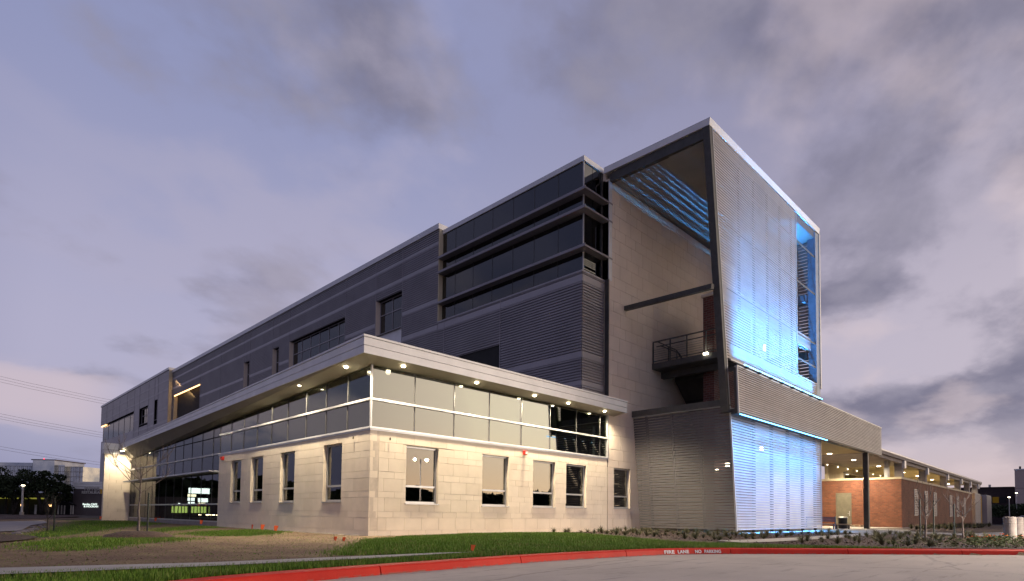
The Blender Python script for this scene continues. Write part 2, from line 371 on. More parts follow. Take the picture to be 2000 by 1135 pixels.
def thing(name, label, cat, loc=(0, 0, 0), group=None):
    o = bpy.data.objects.new(name, None); o.empty_display_size = 0.3; link(o, loc)
    o['label'] = label; o['category'] = cat
    if group: o['group'] = group
    return o
def tag(o, label, cat, group=None):
    o['label'] = label; o['category'] = cat
    if group: o['group'] = group
    return o
def struct(o): o['kind'] = 'structure'; return o
UNIT = {}
def piece(name, a, b, m, parent):
    """box piece sharing one unit-cube mesh per material"""
    if m not in UNIT:
        me = bpy.data.meshes.new('unit_' + m)
        q = 0.5
        me.from_pydata([(-q, -q, -q), (q, -q, -q), (q, q, -q), (-q, q, -q), (-q, -q, q), (q, -q, q), (q, q, q), (-q, q, q)], [],
                       [(0, 3, 2, 1), (4, 5, 6, 7), (0, 1, 5, 4), (1, 2, 6, 5), (2, 3, 7, 6), (3, 0, 4, 7)])
        me.materials.append(M[m]); UNIT[m] = me
    o = bpy.data.objects.new(name, UNIT[m])
    a = Vector(a); b = Vector(b); link(o, (a + b) / 2, parent)
    o.scale = (abs(b.x - a.x) * S, abs(b.y - a.y) * S, abs(b.z - a.z) * S)
    return o
def tree_copy(o, loc, label=None):
    w0 = W[o.name]; loc = Vector(loc); r = o.copy(); col.objects.link(r); r.location = loc * S; W[r.name] = loc
    if label: r['label'] = label
    for ch in list(o.children):
        c = ch.copy(); col.objects.link(c); c.parent = r
        for g in list(ch.children):
            d_ = g.copy(); col.objects.link(d_); d_.parent = c
    return r
# planes: ('x', v) faces -X with u = Y ; ('y', v) faces -Y with u = X
def P3(pl, u, dd, z): return (pl[1] - dd, u, z) if pl[0] == 'x' else (u, pl[1] - dd, z)
def pbox(mb, pl, u0, u1, d0, d1, z0, z1): return mb.box(P3(pl, u0, d0, z0), P3(pl, u1, d1, z1))
def ppiece(name, pl, u0, u1, d0, d1, z0, z1, m, parent): return piece(name, P3(pl, u0, d0, z0), P3(pl, u1, d1, z1), m, parent)
def subtract(rects, hole):
    out = []; a0, a1, b0, b1 = hole
    for (u0, u1, z0, z1) in rects:
        if u1 <= a0 or u0 >= a1 or z1 <= b0 or z0 >= b1: out.append((u0, u1, z0, z1)); continue
        if z0 < b0: out.append((u0, u1, z0, b0))
        if z1 > b1: out.append((u0, u1, b1, z1))
        y0, y1 = max(z0, b0), min(z1, b1)
        if u0 < a0: out.append((u0, a0, y0, y1))
        if u1 > a1: out.append((a1, u1, y0, y1))
    return out
def emptyparent_text(body, size, m, parent, origin, xdir, up, extr=0.01, name='lettering', bold=0.0, xs=1.0, spacing=1.0):
    cu = bpy.data.curves.new(name, 'FONT'); cu.body = body; cu.size = size * S; cu.extrude = extr * S; cu.offset = bold * S; cu.space_character = spacing
    tmp = bpy.data.objects.new('tmp', cu); col.objects.link(tmp)
    dg = bpy.context.evaluated_depsgraph_get(); me = bpy.data.meshes.new_from_object(tmp.evaluated_get(dg))
    bpy.data.objects.remove(tmp)
    me.materials.clear(); me.materials.append(M[m]); me.name = name
    o = bpy.data.objects.new(name, me)
    xd = Vector(xdir).normalized(); ud = Vector(up).normalized(); nd = xd.cross(ud)
    link(o, origin, parent)
    o.rotation_euler = Matrix(((xd.x, ud.x, nd.x), (xd.y, ud.y, nd.y), (xd.z, ud.z, nd.z))).to_euler(); o.scale = (xs, 1, 1)
    return o
def spot(parent, loc, power, size=2.6, color=(1.0, 0.84, 0.58), aim=(0, 0, -1), rad=0.12, blend=0.6):
    l = bpy.data.lights.new('lamp', 'SPOT'); l.energy = power; l.spot_size = size; l.spot_blend = blend; l.color = color; l.shadow_soft_size = rad * S
    o = bpy.data.objects.new('lamp', l); link(o, loc, parent)
    o.rotation_euler = Vector(aim).to_track_quat('-Z', 'Y').to_euler(); return o
def area(parent, loc, power, sx, sy, aim, color, name='lamp', xdir=(1, 0, 0), spread=math.pi):
    l = bpy.data.lights.new(name, 'AREA'); l.shape = 'RECTANGLE'; l.size = sx * S; l.size_y = sy * S; l.energy = power; l.color = color; l.spread = spread
    o = bpy.data.objects.new(name, l); link(o, loc, parent)
    z = -Vector(aim).normalized(); x = Vector(xdir).normalized(); y = z.cross(x).normalized(); x = y.cross(z)
    o.rotation_euler = Matrix(((x.x, y.x, z.x), (x.y, y.y, z.y), (x.z, y.z, z.z))).to_euler(); return o

# ------------------------------------------------------------------ terrain
KERB = [(-30, -32), (-24, -24.5), (-19, -19.3), (-15.5, -16.6), (-13, -15.2), (-11.22, -14.5), (-10.46, -14.3), (-9.35, -14.15), (-8.12, -14.04), (-6.45, -13.94), (-4.64, -13.85), (-2.62, -13.93), (-0.38, -14.21), (0.88, -14.54), (1.93, -15.07), (3.22, -15.98), (5.71, -17.93), (9.53, -21.05), (16, -26.4), (30, -38), (70, -71)]
def catmull(pts, n=10):
    out = []
    P = [np.array(p, float) for p in pts]; P = [2 * P[0] - P[1]] + P + [2 * P[-1] - P[-2]]
    for i in range(1, len(P) - 2):
        for j in range(n):
            t = j / n
            out.append(0.5 * ((2 * P[i]) + (-P[i - 1] + P[i + 1]) * t + (2 * P[i - 1] - 5 * P[i] + 4 * P[i + 1] - P[i + 2]) * t * t + (-P[i - 1] + 3 * P[i] - 3 * P[i + 1] + P[i + 2]) * t ** 3))
    out.append(P[-2]); return np.array(out)
KC = catmull(KERB, 6)
def sdist(x, y):
    """signed distance to the kerb line; positive on the building side"""
    x = np.atleast_1d(np.asarray(x, float)); y = np.atleast_1d(np.asarray(y, float)); best = np.full(x.shape, 1e9); sg = np.ones(x.shape)
    for i in range(len(KC) - 1):
        a = KC[i]; b = KC[i + 1]; ab = b - a; L = ab @ ab
        t = np.clip(((x - a[0]) * ab[0] + (y - a[1]) * ab[1]) / L, 0, 1)
        dx = x - a[0] - t * ab[0]; dy = y - a[1] - t * ab[1]; dd = dx * dx + dy * dy
        mk = dd < best; best[mk] = dd[mk]; sg[mk] = np.sign(ab[0] * dy - ab[1] * dx)[mk]
    return np.sqrt(best) * sg
def H(x, y):
    x = np.atleast_1d(np.asarray(x, float)); y = np.atleast_1d(np.asarray(y, float)); sd = sdist(x, y)
    h = 0.150 * np.exp(-np.maximum(sd, 0) / 5.0)
    h = h + 0.13 * np.exp(-((x - 6) / 5.5) ** 2 - ((y + 5.5) / 4.0) ** 2)
    h = h + 0.10 * np.exp(-((x + 9.2) / 2.6) ** 2 - ((y - 0.0) / 4.5) ** 2) * 0.6
    h = h - 0.10 * np.exp(-((x + 13) / 4) ** 2 - ((y - 14) / 9) ** 2)
    h = np.where(sd < 0.24, -0.12, h)
    return h
def inpoly(x, y, poly):
    r = np.zeros(x.shape, bool); n = len(poly)
    for i in range(n):
        x0, y0 = poly[i]; x1, y1 = poly[(i + 1) % n]
        if y0 == y1: continue
        c = ((y0 > y) != (y1 > y)) & (x < (x1 - x0) * (y - y0) / (y1 - y0) + x0); r ^= c
    return r
LB = [(-2.06, -3.51), (0.4, -2.2), (5.25, -1.2), (9.6, -1.6), (8.6, -5.17), (6.5, -10.31), (6.2, -13.38), (6.61, -15.65), (5.9, -17.2), (0.57, -13.61), (-1.35, -12.59), (-3.21, -12.1), (-5.08, -11.95), (-6.14, -11.82), (-6.59, -11.29), (-7.08, -10.12), (-5.3, -7.96)]
LA = [(-22, -16), (-13.74, -11.18), (-12.98, -11.69), (-11.85, -12.1), (-10.55, -12.46), (-7.95, -12.73), (-6.13, -12.8), (-3.96, -12.4), (-1.93, -12.7), (0.4, -13.5), (6.0, -17.0), (7.5, -19.1), (5.1, -17.2), (1.6, -14.5), (-0.4, -13.95), (-4.27, -13.58), (-7.81, -13.72), (-9.84, -13.98), (-11.21, -14.25), (-13.2, -15.1), (-16, -16.9), (-20, -20.2), (-24, -24)]
LC1 = [(-11.72, -1.38), (-10.86, 1.01), (-8.84, 3.16), (-7.48, 0.88), (-6.99, 0.12), (-8.29, -1.72), (-9.99, -3.42), (-10.8, -4.82), (-11.34, -4.94), (-11.61, -2.95)]
LC2 = [(-10.94, 8.06), (-8.88, 17.33), (-3.5, 41.4), (-0.2, 42.0), (-0.4, 29.07), (-4.8, 19.79), (-8.29, 10.44), (-10.4, 4.85), (-11.06, 3.69)]
LC3 = [(-7.15, 6.58), (-4.15, 15.35), (-0.1, 21.08), (-0.61, 15.44), (-2.04, 14.64), (-5.03, 10.45)]
LC4 = [(-5.79, 5.93), (-3.8, 9.03), (-0.4, 11.5), (-0.4, 7.2), (-3.91, 2.32), (-5.59, 3.19)]
LFAR = [(-14, 44), (-5, 46), (4, 76), (-2, 66), (-9, 50)]
LAWNS = [LB, LA, LC1, LC2, LC3, LC4, LFAR]
def axisgrid(a, fine0, fine1, b, st):
    g = list(np.arange(fine0, fine1 + 1e-6, st)); s = st; x = fine0
    while x > a: s *= 1.35; x -= s; g.insert(0, x)
    s = st; x = g[-1]
    while x < b: s *= 1.35; x += s; g.append(x)
    return np.array(g)
gx = axisgrid(-60, -16, 14, 60, 0.3); gy = axisgrid(-60, -18, 14, 60, 0.3)
XX, YY = np.meshgrid(gx, gy, indexing='ij'); hh = H(XX.ravel(), YY.ravel()); edge = np.maximum(np.abs(XX - 0), np.abs(YY)).ravel()
hh = np.where(edge > 56, -0.10, hh)
rng = np.random.RandomState(3); hh = hh + np.where((hh > -0.1) & (edge < 50), rng.uniform(-0.012, 0.012, hh.shape), 0)
nx, ny = len(gx), len(gy); idx = np.arange(nx * ny).reshape(nx, ny)
fc = np.stack([idx[:-1, :-1], idx[1:, :-1], idx[1:, 1:], idx[:-1, 1:]], -1).reshape(-1, 4)
me = bpy.data.meshes.new('lawn'); me.from_pydata((np.stack([XX.ravel(), YY.ravel(), hh], 1) * S).tolist(), [], fc.tolist())
me.polygons.foreach_set('use_smooth', [True] * len(me.polygons))
at = me.attributes.new('green', 'FLOAT', 'POINT')
gxr, gyr = XX.ravel(), YY.ravel(); gv = np.zeros(gxr.shape)
for p in LAWNS: gv = np.maximum(gv, inpoly(gxr, gyr, p).astype(float))
g2 = gv.reshape(nx, ny)
for _ in range(4):
    g3 = g2.copy(); g3[1:-1, 1:-1] = (g2[1:-1, 1:-1] * 2 + g2[:-2, 1:-1] + g2[2:, 1:-1] + g2[1:-1, :-2] + g2[1:-1, 2:]) / 6; g2 = g3
at.data.foreach_set('value', g2.ravel().astype(np.float32))
me.materials.append(M['ground']); o = bpy.data.objects.new('lawn', me); link(o, (0, 0, 0)); struct(o)
# the wide ground out to the horizon and the road sheet
struct(MB().box((-1500, -1500, -1.0), (1500, 1500, -0.16)).build('ground', mat('far_ground', (0.07, 0.055, 0.045), 1.0, var=0.3, scale=0.1)))
road = [(float(p[0]), float(p[1])) for p in KC] + [(120, -160), (-120, -160), (-120, -32)]
rp = []
mb = MB(); mb.add([(x, y, 0.0) for x, y in road] + [(x, y, -0.1) for x, y in road], [tuple(range(len(road)))])
struct(mb.build('road', 'road'))
# expansion joints of the road
def sheet(name, poly, zoff, m, step=1.0, parent=None):
    from mathutils.geometry import delaunay_2d_cdt
    b = []
    for i in range(len(poly)):
        p = np.array(poly[i], float); q = np.array(poly[(i + 1) % len(poly)], float); n = max(1, int(np.linalg.norm(q - p) / step))
        for j in range(n): b.append(p + (q - p) * j / n)
    b = np.array(b); nb = len(b)
    xs = np.arange(b[:, 0].min(), b[:, 0].max(), step); ys = np.arange(b[:, 1].min(), b[:, 1].max(), step)
    A, B = np.meshgrid(xs, ys); A = A.ravel(); B = B.ravel(); k_ = inpoly(A, B, [tuple(p) for p in b]); pts = [Vector(p) for p in b] + [Vector(p) for p in zip(A[k_], B[k_])]
    r = delaunay_2d_cdt(pts, [], [list(range(nb))], 1, 1e-5)
    vs = np.array([tuple(p) for p in r[0]]); z = H(vs[:, 0], vs[:, 1]); z = np.where(np.maximum(np.abs(vs[:, 0]), np.abs(vs[:, 1])) > 54, -0.02, z) + zoff
    mb = MB(); mb.add([(x, y, zz) for (x, y), zz in zip(vs, z)], [tuple(f) for f in r[2]])
    return struct(mb.build(name, m, parent))
sheet('path', [(-22, -8.0), (-14.0, -10.31), (-12.91, -10.72), (-10.35, -11.83), (-7.62, -12.17), (-5.69, -12.33), (-5.0, -12.7), (-7.88, -12.9), (-10.53, -12.75), (-12.97, -12.1), (-13.97, -11.9), (-22, -10)], 0.075, 'concrete', 0.4)
sheet('path', [(-11.36, 36.48), (-9.65, 36.39), (-6.5, 41.27), (-7.26, 31.95), (-9.1, 23.74), (-10.38, 14.8), (-11.19, 14.2), (-14.24, 14.61)], 0.03, 'concrete_base', 1.0)
sheet('mulch_bed', [(-13.43, 9.76), (-11.52, 9.33), (-10.83, 6.47), (-10.88, 3.8), (-11.39, 1.42), (-12.14, 0.35), (-13.79, 0.75)], 0.05, 'mulch', 0.5)
sheet('far_mulch_bed', [(-12.2, 91), (5, 103), (1.6, 78), (-3.67, 60.27), (-8.84, 48.22), (-12.5, 47.93)], 0.03, 'mulch', 3)
sheet('planting_bed', [(9.6, -1.5), (17, -0.12), (21.2, -0.2), (21.9, -7.2), (37.5, -7.2), (47, -8.2), (36.5, -14.5), (29.5, -19.0), (26, -22.5), (20, -28.5), (9.9, -20.6), (7.2, -18.4), (6.7, -15.65), (6.6, -10.3), (8.9, -5.2)], 0.03, 'mulch', 0.5)
sheet('walkway', [(21.0, -6.9), (37.84, -6.9), (50, -6.9), (50, -10.4), (40.5, -12.5), (38.9, -16.3), (53.0, -17.5), (65, -20.5), (34.11, -26.0), (27.5, -22.5), (29.5, -19.0), (33.5, -15.6), (33.69, -13.3), (30, -12.9), (17.65, -13.6), (8.9, -13.7), (7.2, -13.5), (8.35, -12.0), (12.06, -12.2), (29.0, -11.9), (31.55, -9.2), (21.5, -8.1)], 0.055, 'concrete', 0.7)
struct(MB().box((22, -6.9, -0.3), (140, 6, 0.045)).build('plaza', 'concrete'))
sheet('hall_planting_bed', [(50.5, -8.6), (122, -8.6), (105, -13.0), (53.12, -17.0), (39.5, -16.0), (41, -12.6)], 0.04, 'mulch', 2.0)

# kerb in segments with lettering
kerb = MB()
L = np.concatenate([[0], np.cumsum(np.linalg.norm(np.diff(KC, axis=0), axis=1))])
def kpt(s_):
    x = np.interp(s_, L, KC[:, 0]); y = np.interp(s_, L, KC[:, 1]); x2 = np.interp(s_ + .05, L, KC[:, 0]); y2 = np.interp(s_ + .05, L, KC[:, 1])
    t = np.array([x2 - x, y2 - y]); t /= np.linalg.norm(t); return np.array([x, y]), t, np.array([-t[1], t[0]])
kroot = bpy.data.objects.new('kerb', None); link(kroot, (0, -14, 0)); kroot['kind'] = 'structure'
prof = [(-0.004, -0.05), (0.0, 0.024), (0.028, 0.122), (0.05, 0.146), (0.08, 0.154), (0.31, 0.158), (0.32, -0.05)]
joints = [0]; 
def arc_of(x, y):
    dd = (KC[:, 0] - x) ** 2 + (KC[:, 1] - y) ** 2; i = int(dd.argmin()); return L[i]
base_j = arc_of(2.35, -15.3)
js = [base_j + 3.62 * i for i in range(-9, 14)]
js = [x for x in js if 0 < x < L[-1] - 1]
for i in range(len(js) - 1):
    a, b = js[i] + 0.012, js[i + 1] - 0.012; n = max(2, int((b - a) / 0.35)); mb = MB(); vs = []; fs = []
    for j in range(n + 1):
        p, t, nn_ = kpt(a + (b - a) * j / n)
        for (dd, z) in prof: vs.append((p[0] + nn_[0] * dd, p[1] + nn_[1] * dd, z))
    q = len(prof)
    for j in range(n):
        for c in range(q - 1): fs.append((j * q + c, (j + 1) * q + c, (j + 1) * q + c + 1, j * q + c + 1))
    fs.append(tuple(range(q))); fs.append(tuple(reversed(range(n * q, n * q + q))))
    mb.add(vs, fs).build('kerb_segment', 'kerb', kroot)
def kerb_word(s0, txt, h, ln):
    a, _, _ = kpt(s0); b, _, _ = kpt(s0 + ln); t = b - a; t = t / np.linalg.norm(t); nn_ = np.array([-t[1], t[0]]); mid_, _, _ = kpt(s0 + ln / 2); sag = max(0.0, float((a - mid_) @ nn_))
    p = a - nn_ * (0.004 + sag)
    o = emptyparent_text(txt, h, 'white', kroot, (p[0], p[1], 0.034), (t[0], t[1], 0), (nn_[0] * 0.27, nn_[1] * 0.27, 0.96), 0.004, 'painted_lettering', 0.004, 1.0, 1.08)
    w = max(v.co.x for v in o.data.vertices) - min(v.co.x for v in o.data.vertices); o.scale = (ln * S / w, 1, 1)
s0 = arc_of(0.30, -14.33)
for off, txt, ln in ((0.0, 'FIRE', 0.36), (0.48, 'LANE', 0.38), (1.07, 'NO', 0.20), (1.37, 'PARKING', 0.52)): kerb_word(s0 + off, txt, 0.128, ln)

# ------------------------------------------------------------------ office building
ob = thing('office_building', 'large grey metal clad office building on a low limestone wing with a lit white canopy', 'building', (8, 10, 0))
XL = ('x', 0.0); YF = ('y', 0.0)
lw = [(14.87, 16.57, 1.57, 4.25), (11.53, 13.30, 1.57, 4.27), (7.41, 9.17, 1.55, 4.28), (2.45, 4.24, 1.55, 4.32)]
rw = [(1.93, 3.83, 1.50, 4.19), (6.70, 8.64, 1.47, 4.17), (10.59, 12.52, 1.47, 4.15), (13.53, 15.49, 1.50, 4.14)]
COURSES = [-0.1, 0.24, 0.82, 1.10, 1.72, 2.0, 2.59, 2.90, 3.50, 3.80, 4.22, 4.70]
def stone_face(pl, u0, u1, courses, openings, width, thick, blocks, seedoff, gap=0.009, extra=None):
    rects = [(u0, u1, courses[0], courses[-1])]
    for h_ in openings: rects = subtract(rects, h_)
    core = MB()
    for r in rects: pbox(core, pl, r[0], r[1], -0.045, -thick, r[2], r[3])
    rnd = random.Random(seedoff)
    for i in range(len(courses) - 1):
        z0, z1 = courses[i], courses[i + 1]; u = u0 - (width * 0.5 if i % 2 else 0) - rnd.random() * 0.2
        while u < u1:
            w = width * rnd.choice((0.9, 1.0, 1.0, 1.05)); a, b = max(u, u0), min(u + w, u1); u += w
            if b - a < 0.06: continue
            rs = [(a + gap / 2, b - gap / 2, z0 + gap / 2, z1 - gap / 2)]
            for h_ in openings: rs = subtract(rs, h_)
            for r in rs:
                if r[1] - r[0] > 0.04 and r[3] - r[2] > 0.03: blocks.append((pl, r, rnd.uniform(-0.0022, 0.0022)))
    return core
def place_blocks(blocks, walls, limit, m):
    def dist(b): p = Vector(P3(b[0], (b[1][0] + b[1][1]) / 2, 0, (b[1][2] + b[1][3]) / 2)); return (p - CAM).length
    blocks.sort(key=dist)
    for b in blocks[:limit]:
        pl, r, j = b; ppiece('stone_block', pl, r[0], r[1], j, -0.044, r[2], r[3], m, walls[pl])
    rest = {}
    for pl, r, j in blocks[limit:]: pbox(rest.setdefault(pl, MB()), pl, r[0], r[1], j, -0.044, r[2], r[3])
    for pl, mb in rest.items(): mb.build('stone_blocks', m, walls[pl], kind='stuff')
blocks = []
coreL = stone_face(XL, 0.0, 18.75, COURSES, lw, 0.98, 0.45, blocks, 1).build('stone_wall', 'mortar', ob)
coreR = stone_face(YF, 0.46, 17.72, COURSES, rw, 0.98, 0.45, blocks, 2).build('stone_wall', 'mortar', ob)
# short corner returns on the right face
b2 = []; stone_face(YF, 0.0, 0.46, COURSES, [], 0.46, 0.4, b2, 5)
blocks += b2
place_blocks(blocks, {XL: coreL, YF: coreR}, 300, 'stone')
# pale ledge at the foot of the left wall
MB().box((-0.10, -0.1, -0.2), (0.04, 18.7, 0.015)).build('wall_footing', 'concrete', ob)
# coping
mb = MB()
for (o0, z0, z1) in ((0.02, 4.70, 4.78), (0.05, 4.78, 4.86)):
    mb.box((-o0, -o0, z0), (0.35, 18.8, z1)); mb.box((0.35, -o0, z0), (17.78, 0.35, z1))
mb.build('coping', 'light_metal', ob)
def window(pl, r, parent, zt=None, mull=(), depth=0.16, fw=0.09, gm='glass_window', fm='frame', sill=True, name='window'):
    u0, u1, z0, z1 = r; mb = MB(); d0, d1 = -depth, -depth - 0.12
    pbox(mb, pl, u0, u1, d0, d1, z0, z0 + fw); pbox(mb, pl, u0, u1, d0, d1, z1 - fw, z1)
    pbox(mb, pl, u0, u0 + fw, d0, d1, z0 + fw, z1 - fw); pbox(mb, pl, u1 - fw, u1, d0, d1, z0 + fw, z1 - fw)
    us = [u0 + fw] + sorted(mull) + [u1 - fw]; zs = [z0 + fw] + (sorted(zt) if isinstance(zt, (list, tuple)) else ([zt] if zt else [])) + [z1 - fw]
    for m_ in mull: pbox(mb, pl, m_ - 0.03, m_ + 0.03, d0 - 0.002, d1, z0 + fw, z1 - fw)
    for z_ in zs[1:-1]: pbox(mb, pl, u0 + fw, u1 - fw, d0 + 0.004, d1, z_ - 0.045, z_ + 0.045)
    if sill: pbox(mb, pl, u0 - 0.03, u1 + 0.03, 0.05, d0 - 0.001, z0 - 0.05, z0 - 0.002)
    w = mb.build(name, fm, parent)
    for i in range(len(us) - 1):
        for j in range(len(zs) - 1):
            ppiece('pane', pl, us[i] + .005, us[i + 1] - .005, d0 - 0.05, d0 - 0.08, zs[j] + .005, zs[j + 1] - .005, gm, w)
    return w
for r in lw: window(XL, r, ob, 2.30)
for r in rw: window(YF, r, ob, 2.30)
# dark rooms behind the stone windows and interior partition behind the clerestory
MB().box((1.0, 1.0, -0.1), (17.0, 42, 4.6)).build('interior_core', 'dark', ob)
MB().box((0.5, 0.5, 4.6), (17.5, 42, 4.68)).build('interior_floor', 'interior', ob)
MB().box((0.62, 0.62, 4.7), (17.0, 40, 8.2)).build('interior_wall', 'interior', ob)
# clerestory glazing (left side top follows the falling soffit)
def ztop(y): return 7.56 - 0.041 * y
GX = 0.06
lm = [0.03, 2.14, 4.2, 6.35, 8.5, 10.6, 12.65, 14.72, 16.8, 18.78, 20.13, 22.34, 24.61, 26.68, 28.76, 30.9, 32.9, 35.0, 37.1, 39.2, 41.2, 42.7]
def quadpane(name, y0, y1, z0, z1a, z1b, m, parent, th=0.03, x=GX):
    g_ = 0.012
    MB().hexa([(x, y0 + g_, z0), (x + th, y0 + g_, z0), (x + th, y1 - g_, z0), (x, y1 - g_, z0)], [(x, y0 + g_, z1a), (x + th, y0 + g_, z1a), (x + th, y1 - g_, z1b), (x, y1 - g_, z1b)]).build(name, m, parent)
frm = MB()
for i in range(len(lm) - 1):
    y0, y1 = lm[i], lm[i + 1]
    if y1 <= 18.8:
        quadpane('glass_pane', y0, y1, 4.87, 6.05, 6.05, 'glass_clear', ob)
        quadpane('glass_pane', y0, y1, 6.15, ztop(y0), ztop(y1), 'glass_clear', ob)
    else:
        for (a, b) in ((0.36, 1.44), (1.54, 3.62), (3.72, 4.80)): quadpane('glass_pane', y0, y1, a, b, b, 'glass_curtain', ob)
        za, zb = ztop(y0), ztop(y1)
        if zb > 6.1:
            quadpane('glass_pane', y0, y1, 4.9, 5.98, 5.98, 'glass_curtain', ob); quadpane('glass_pane', y0, y1, 6.05, za, zb, 'glass_curtain', ob)
        else: quadpane('glass_pane', y0, y1, 4.9, za, zb, 'glass_curtain', ob)
for y in lm[1:-1]: MB().box((0.04, y - 0.02, 4.86 if y < 18.7 else 0.3), (0.14, y + 0.02, ztop(y) - .01)).build('mullion', 'steel', ob)
rm = [0.03, 2.39, 4.79, 7.2, 9.64, 12.08, 14.54, 16.97, 17.72]
for i in range(len(rm) - 1):
    for (a, b) in ((4.87, 6.05), (6.15, 7.60)): ppiece('glass_pane', YF, rm[i] + .012, rm[i + 1] - .012, -0.06, -0.09, a, b, 'glass_clear', ob)
for x in rm[1:-1]: MB().box((x - 0.02, 0.04, 4.86), (x + 0.02, 0.14, 7.6)).build('mullion', 'steel', ob)
mb = MB(); mb.box((-0.03, -0.03, 6.05), (0.12, 18.78, 6.15)); mb.box((0.12, -0.03, 6.05), (17.75, 0.12, 6.15)); mb.build('transom', 'frame', ob)
MB().box((-0.02, -0.02, 4.86), (0.06, 0.06, 7.62)).build('corner_post', 'frame', ob)
MB().box((17.70, -0.05, 4.80), (17.79, 0.12, 7.65)).build('end_post', 'frame', ob)
mb = MB(); mb.box((0.0, 18.8, 0.28), (0.12, 42.7, 0.36)); mb.box((-0.02, 18.8, 1.44), (0.12, 42.7, 1.54)); mb.box((-0.03, 18.8, 4.80), (0.12, 42.7, 4.90)); mb.build('curtain_wall_rail', 'frame', ob)
MB().box((0.0, 18.76, -0.2), (0.25, 42.7, 0.28)).build('plinth', 'concrete_base', ob)
MB().box((-0.62, 18.76, 3.62), (0.04, 42.3, 3.72)).build('sunshade', 'light_metal', ob)
MB().box((0.8, 42.71, 0), (1.0, 43.5, 7)).build('end_wall', 'dark', ob)
# canopy
zf0 = lambda y: 7.76 - 0.0245 * (y + 1.0); zf1 = lambda y: 8.55 - 0.0325 * (y + 1.0)
E_ = 1.0; YE = 42.6
def fascia(z0f, z1f, dd, name, m):
    mb = MB(); ya, yb = -E_, YE; n = 1
    mb.hexa([(-E_ - dd, ya - dd, z0f(ya)), (-E_ + 0.04, ya + .04, z0f(ya)), (-E_ + 0.04, yb, z0f(yb)), (-E_ - dd, yb, z0f(yb))],
            [(-E_ - dd, ya - dd, z1f(ya)), (-E_ + 0.04, ya + .04, z1f(ya)), (-E_ + 0.04, yb, z1f(yb)), (-E_ - dd, yb, z1f(yb))])
    mb.hexa([(-E_ - dd, ya - dd, z0f(ya)), (18.5 + dd, ya - dd, z0f(ya)), (18.46, ya + .04, z0f(ya)), (-E_ + .04, ya + .04, z0f(ya))],
            [(-E_ - dd, ya - dd, z1f(ya)), (18.5 + dd, ya - dd, z1f(ya)), (18.46, ya + .04, z1f(ya)), (-E_ + .04, ya + .04, z1f(ya))])
    mb.hexa([(18.5 + dd, ya - dd, z0f(ya)), (18.5 + dd, 0.0 - .01, z0f(ya)), (18.46, 0.0 - .01, z0f(ya)), (18.46, ya + .04, z0f(ya))],
            [(18.5 + dd, ya - dd, z1f(ya)), (18.5 + dd, 0.0 - .01, z1f(ya)), (18.46, 0.0 - .01, z1f(ya)), (18.46, ya + .04, z1f(ya))])
    return mb.build(name, m, ob)
fascia(lambda y: zf0(y), lambda y: zf0(y) + (zf1(y) - zf0(y)) * 0.42, 0.0, 'fascia_panel', 'light_metal')
fascia(lambda y: zf0(y) + (zf1(y) - zf0(y)) * 0.44, lambda y: zf0(y) + (zf1(y) - zf0(y)) * 0.86, 0.01, 'fascia_panel', 'light_metal')
fascia(lambda y: zf0(y) + (zf1(y) - zf0(y)) * 0.88, lambda y: zf1(y), 0.04, 'fascia_trim', 'light_metal')
mb = MB()
def sof(y): return 7.63 - 0.041 * max(y, 0)
ys = [0, 42.6]
mb.add([(-.97, -.97, 7.77), (18.46, -.97, 7.77), (18.46, 0.02, 7.63), (0.02, 0.02, 7.63), (-.97, 42.6, zf0(42.6) + .01), (0.02, 42.6, sof(42.6))], [(0, 3, 2, 1), (0, 4, 5, 3)])
mb.add([(0.02, 0.02, 7.63), (17.7, 0.02, 7.63), (17.7, 1.2, 7.63), (1.2, 1.2, 7.63), (1.2, 42, sof(42)), (0.02, 42.0, sof(42))], [(0, 3, 2, 1), (0, 5, 4, 3)])
mb.build('soffit', 'canopy_soffit', ob)
mb = MB(); mb.add([(-E_, -E_, 8.50), (18.5, -E_, 8.50), (18.5, 0.3, 8.5), (15.6, 0.3, 8.5), (15.6, 42.6, 7.2), (-E_, 42.6, zf1(42.6) - .05)], [(0, 1, 2, 3), (0, 3, 4, 5)])
mb.build('canopy_roof', 'concrete_base', ob)
def downlight(parent, loc, power, r=0.078, size=2.7, m='lens', aim=(0, 0, -1), tilt=0):
    le = MB().lathe((loc[0], loc[1], loc[2] - 0.05), [(r * 0.98, 0), (r, 0.02), (r * 1.25, 0.045)], 14).build('downlight', m, parent)
    if power: spot(le, (loc[0], loc[1], loc[2] - 0.09), power, size, aim=aim)
    return le
CP = 820
for x in (1.29, 5.73, 10.05, 13.01, 16.65): downlight(ob, (x, -0.55, 7.69), CP if x < 16 else 650)
for y in (1.27, 5.92, 10.5, 14.15, 17.48): downlight(ob, (-0.55, y, 7.66 - 0.029 * y), CP * 0.9)
downlight(ob, (-1.0, 41.2, 6.50), 330, 0.13, 2.7, aim=(0, 0.25, -1))
# lamps of the room behind the clerestory, seen through the glass
# limestone pier at the far end of the curtain wall
mb = MB(); mb.box((-2.05, 42.75, -0.2), (1.0, 43.3, 6.25)); pier = mb.build('stone_pier', 'mortar', ob)
pb = []; stone_face(('y', 42.72), -2.07, 0.0, [-0.1, 0.24, .82, 1.1, 1.72, 2.0, 2.59, 2.9, 3.5, 3.8, 4.4, 4.7, 5.3, 5.6, 6.24], [], 1.13, 0.1, pb, 9)
for pl, r, j in pb: ppiece('pier_block', pl, r[0], r[1], 0.02, -0.03, r[2], r[3], 'stone', pier)
mb = MB(); mb.box((-2.18, 42.6, 6.25), (-0.95, 43.4, 6.62)); mb.box((-2.22, 42.57, 6.64), (-0.95, 43.45, 7.25)); mb.build('pier_cap', 'light_metal', ob)
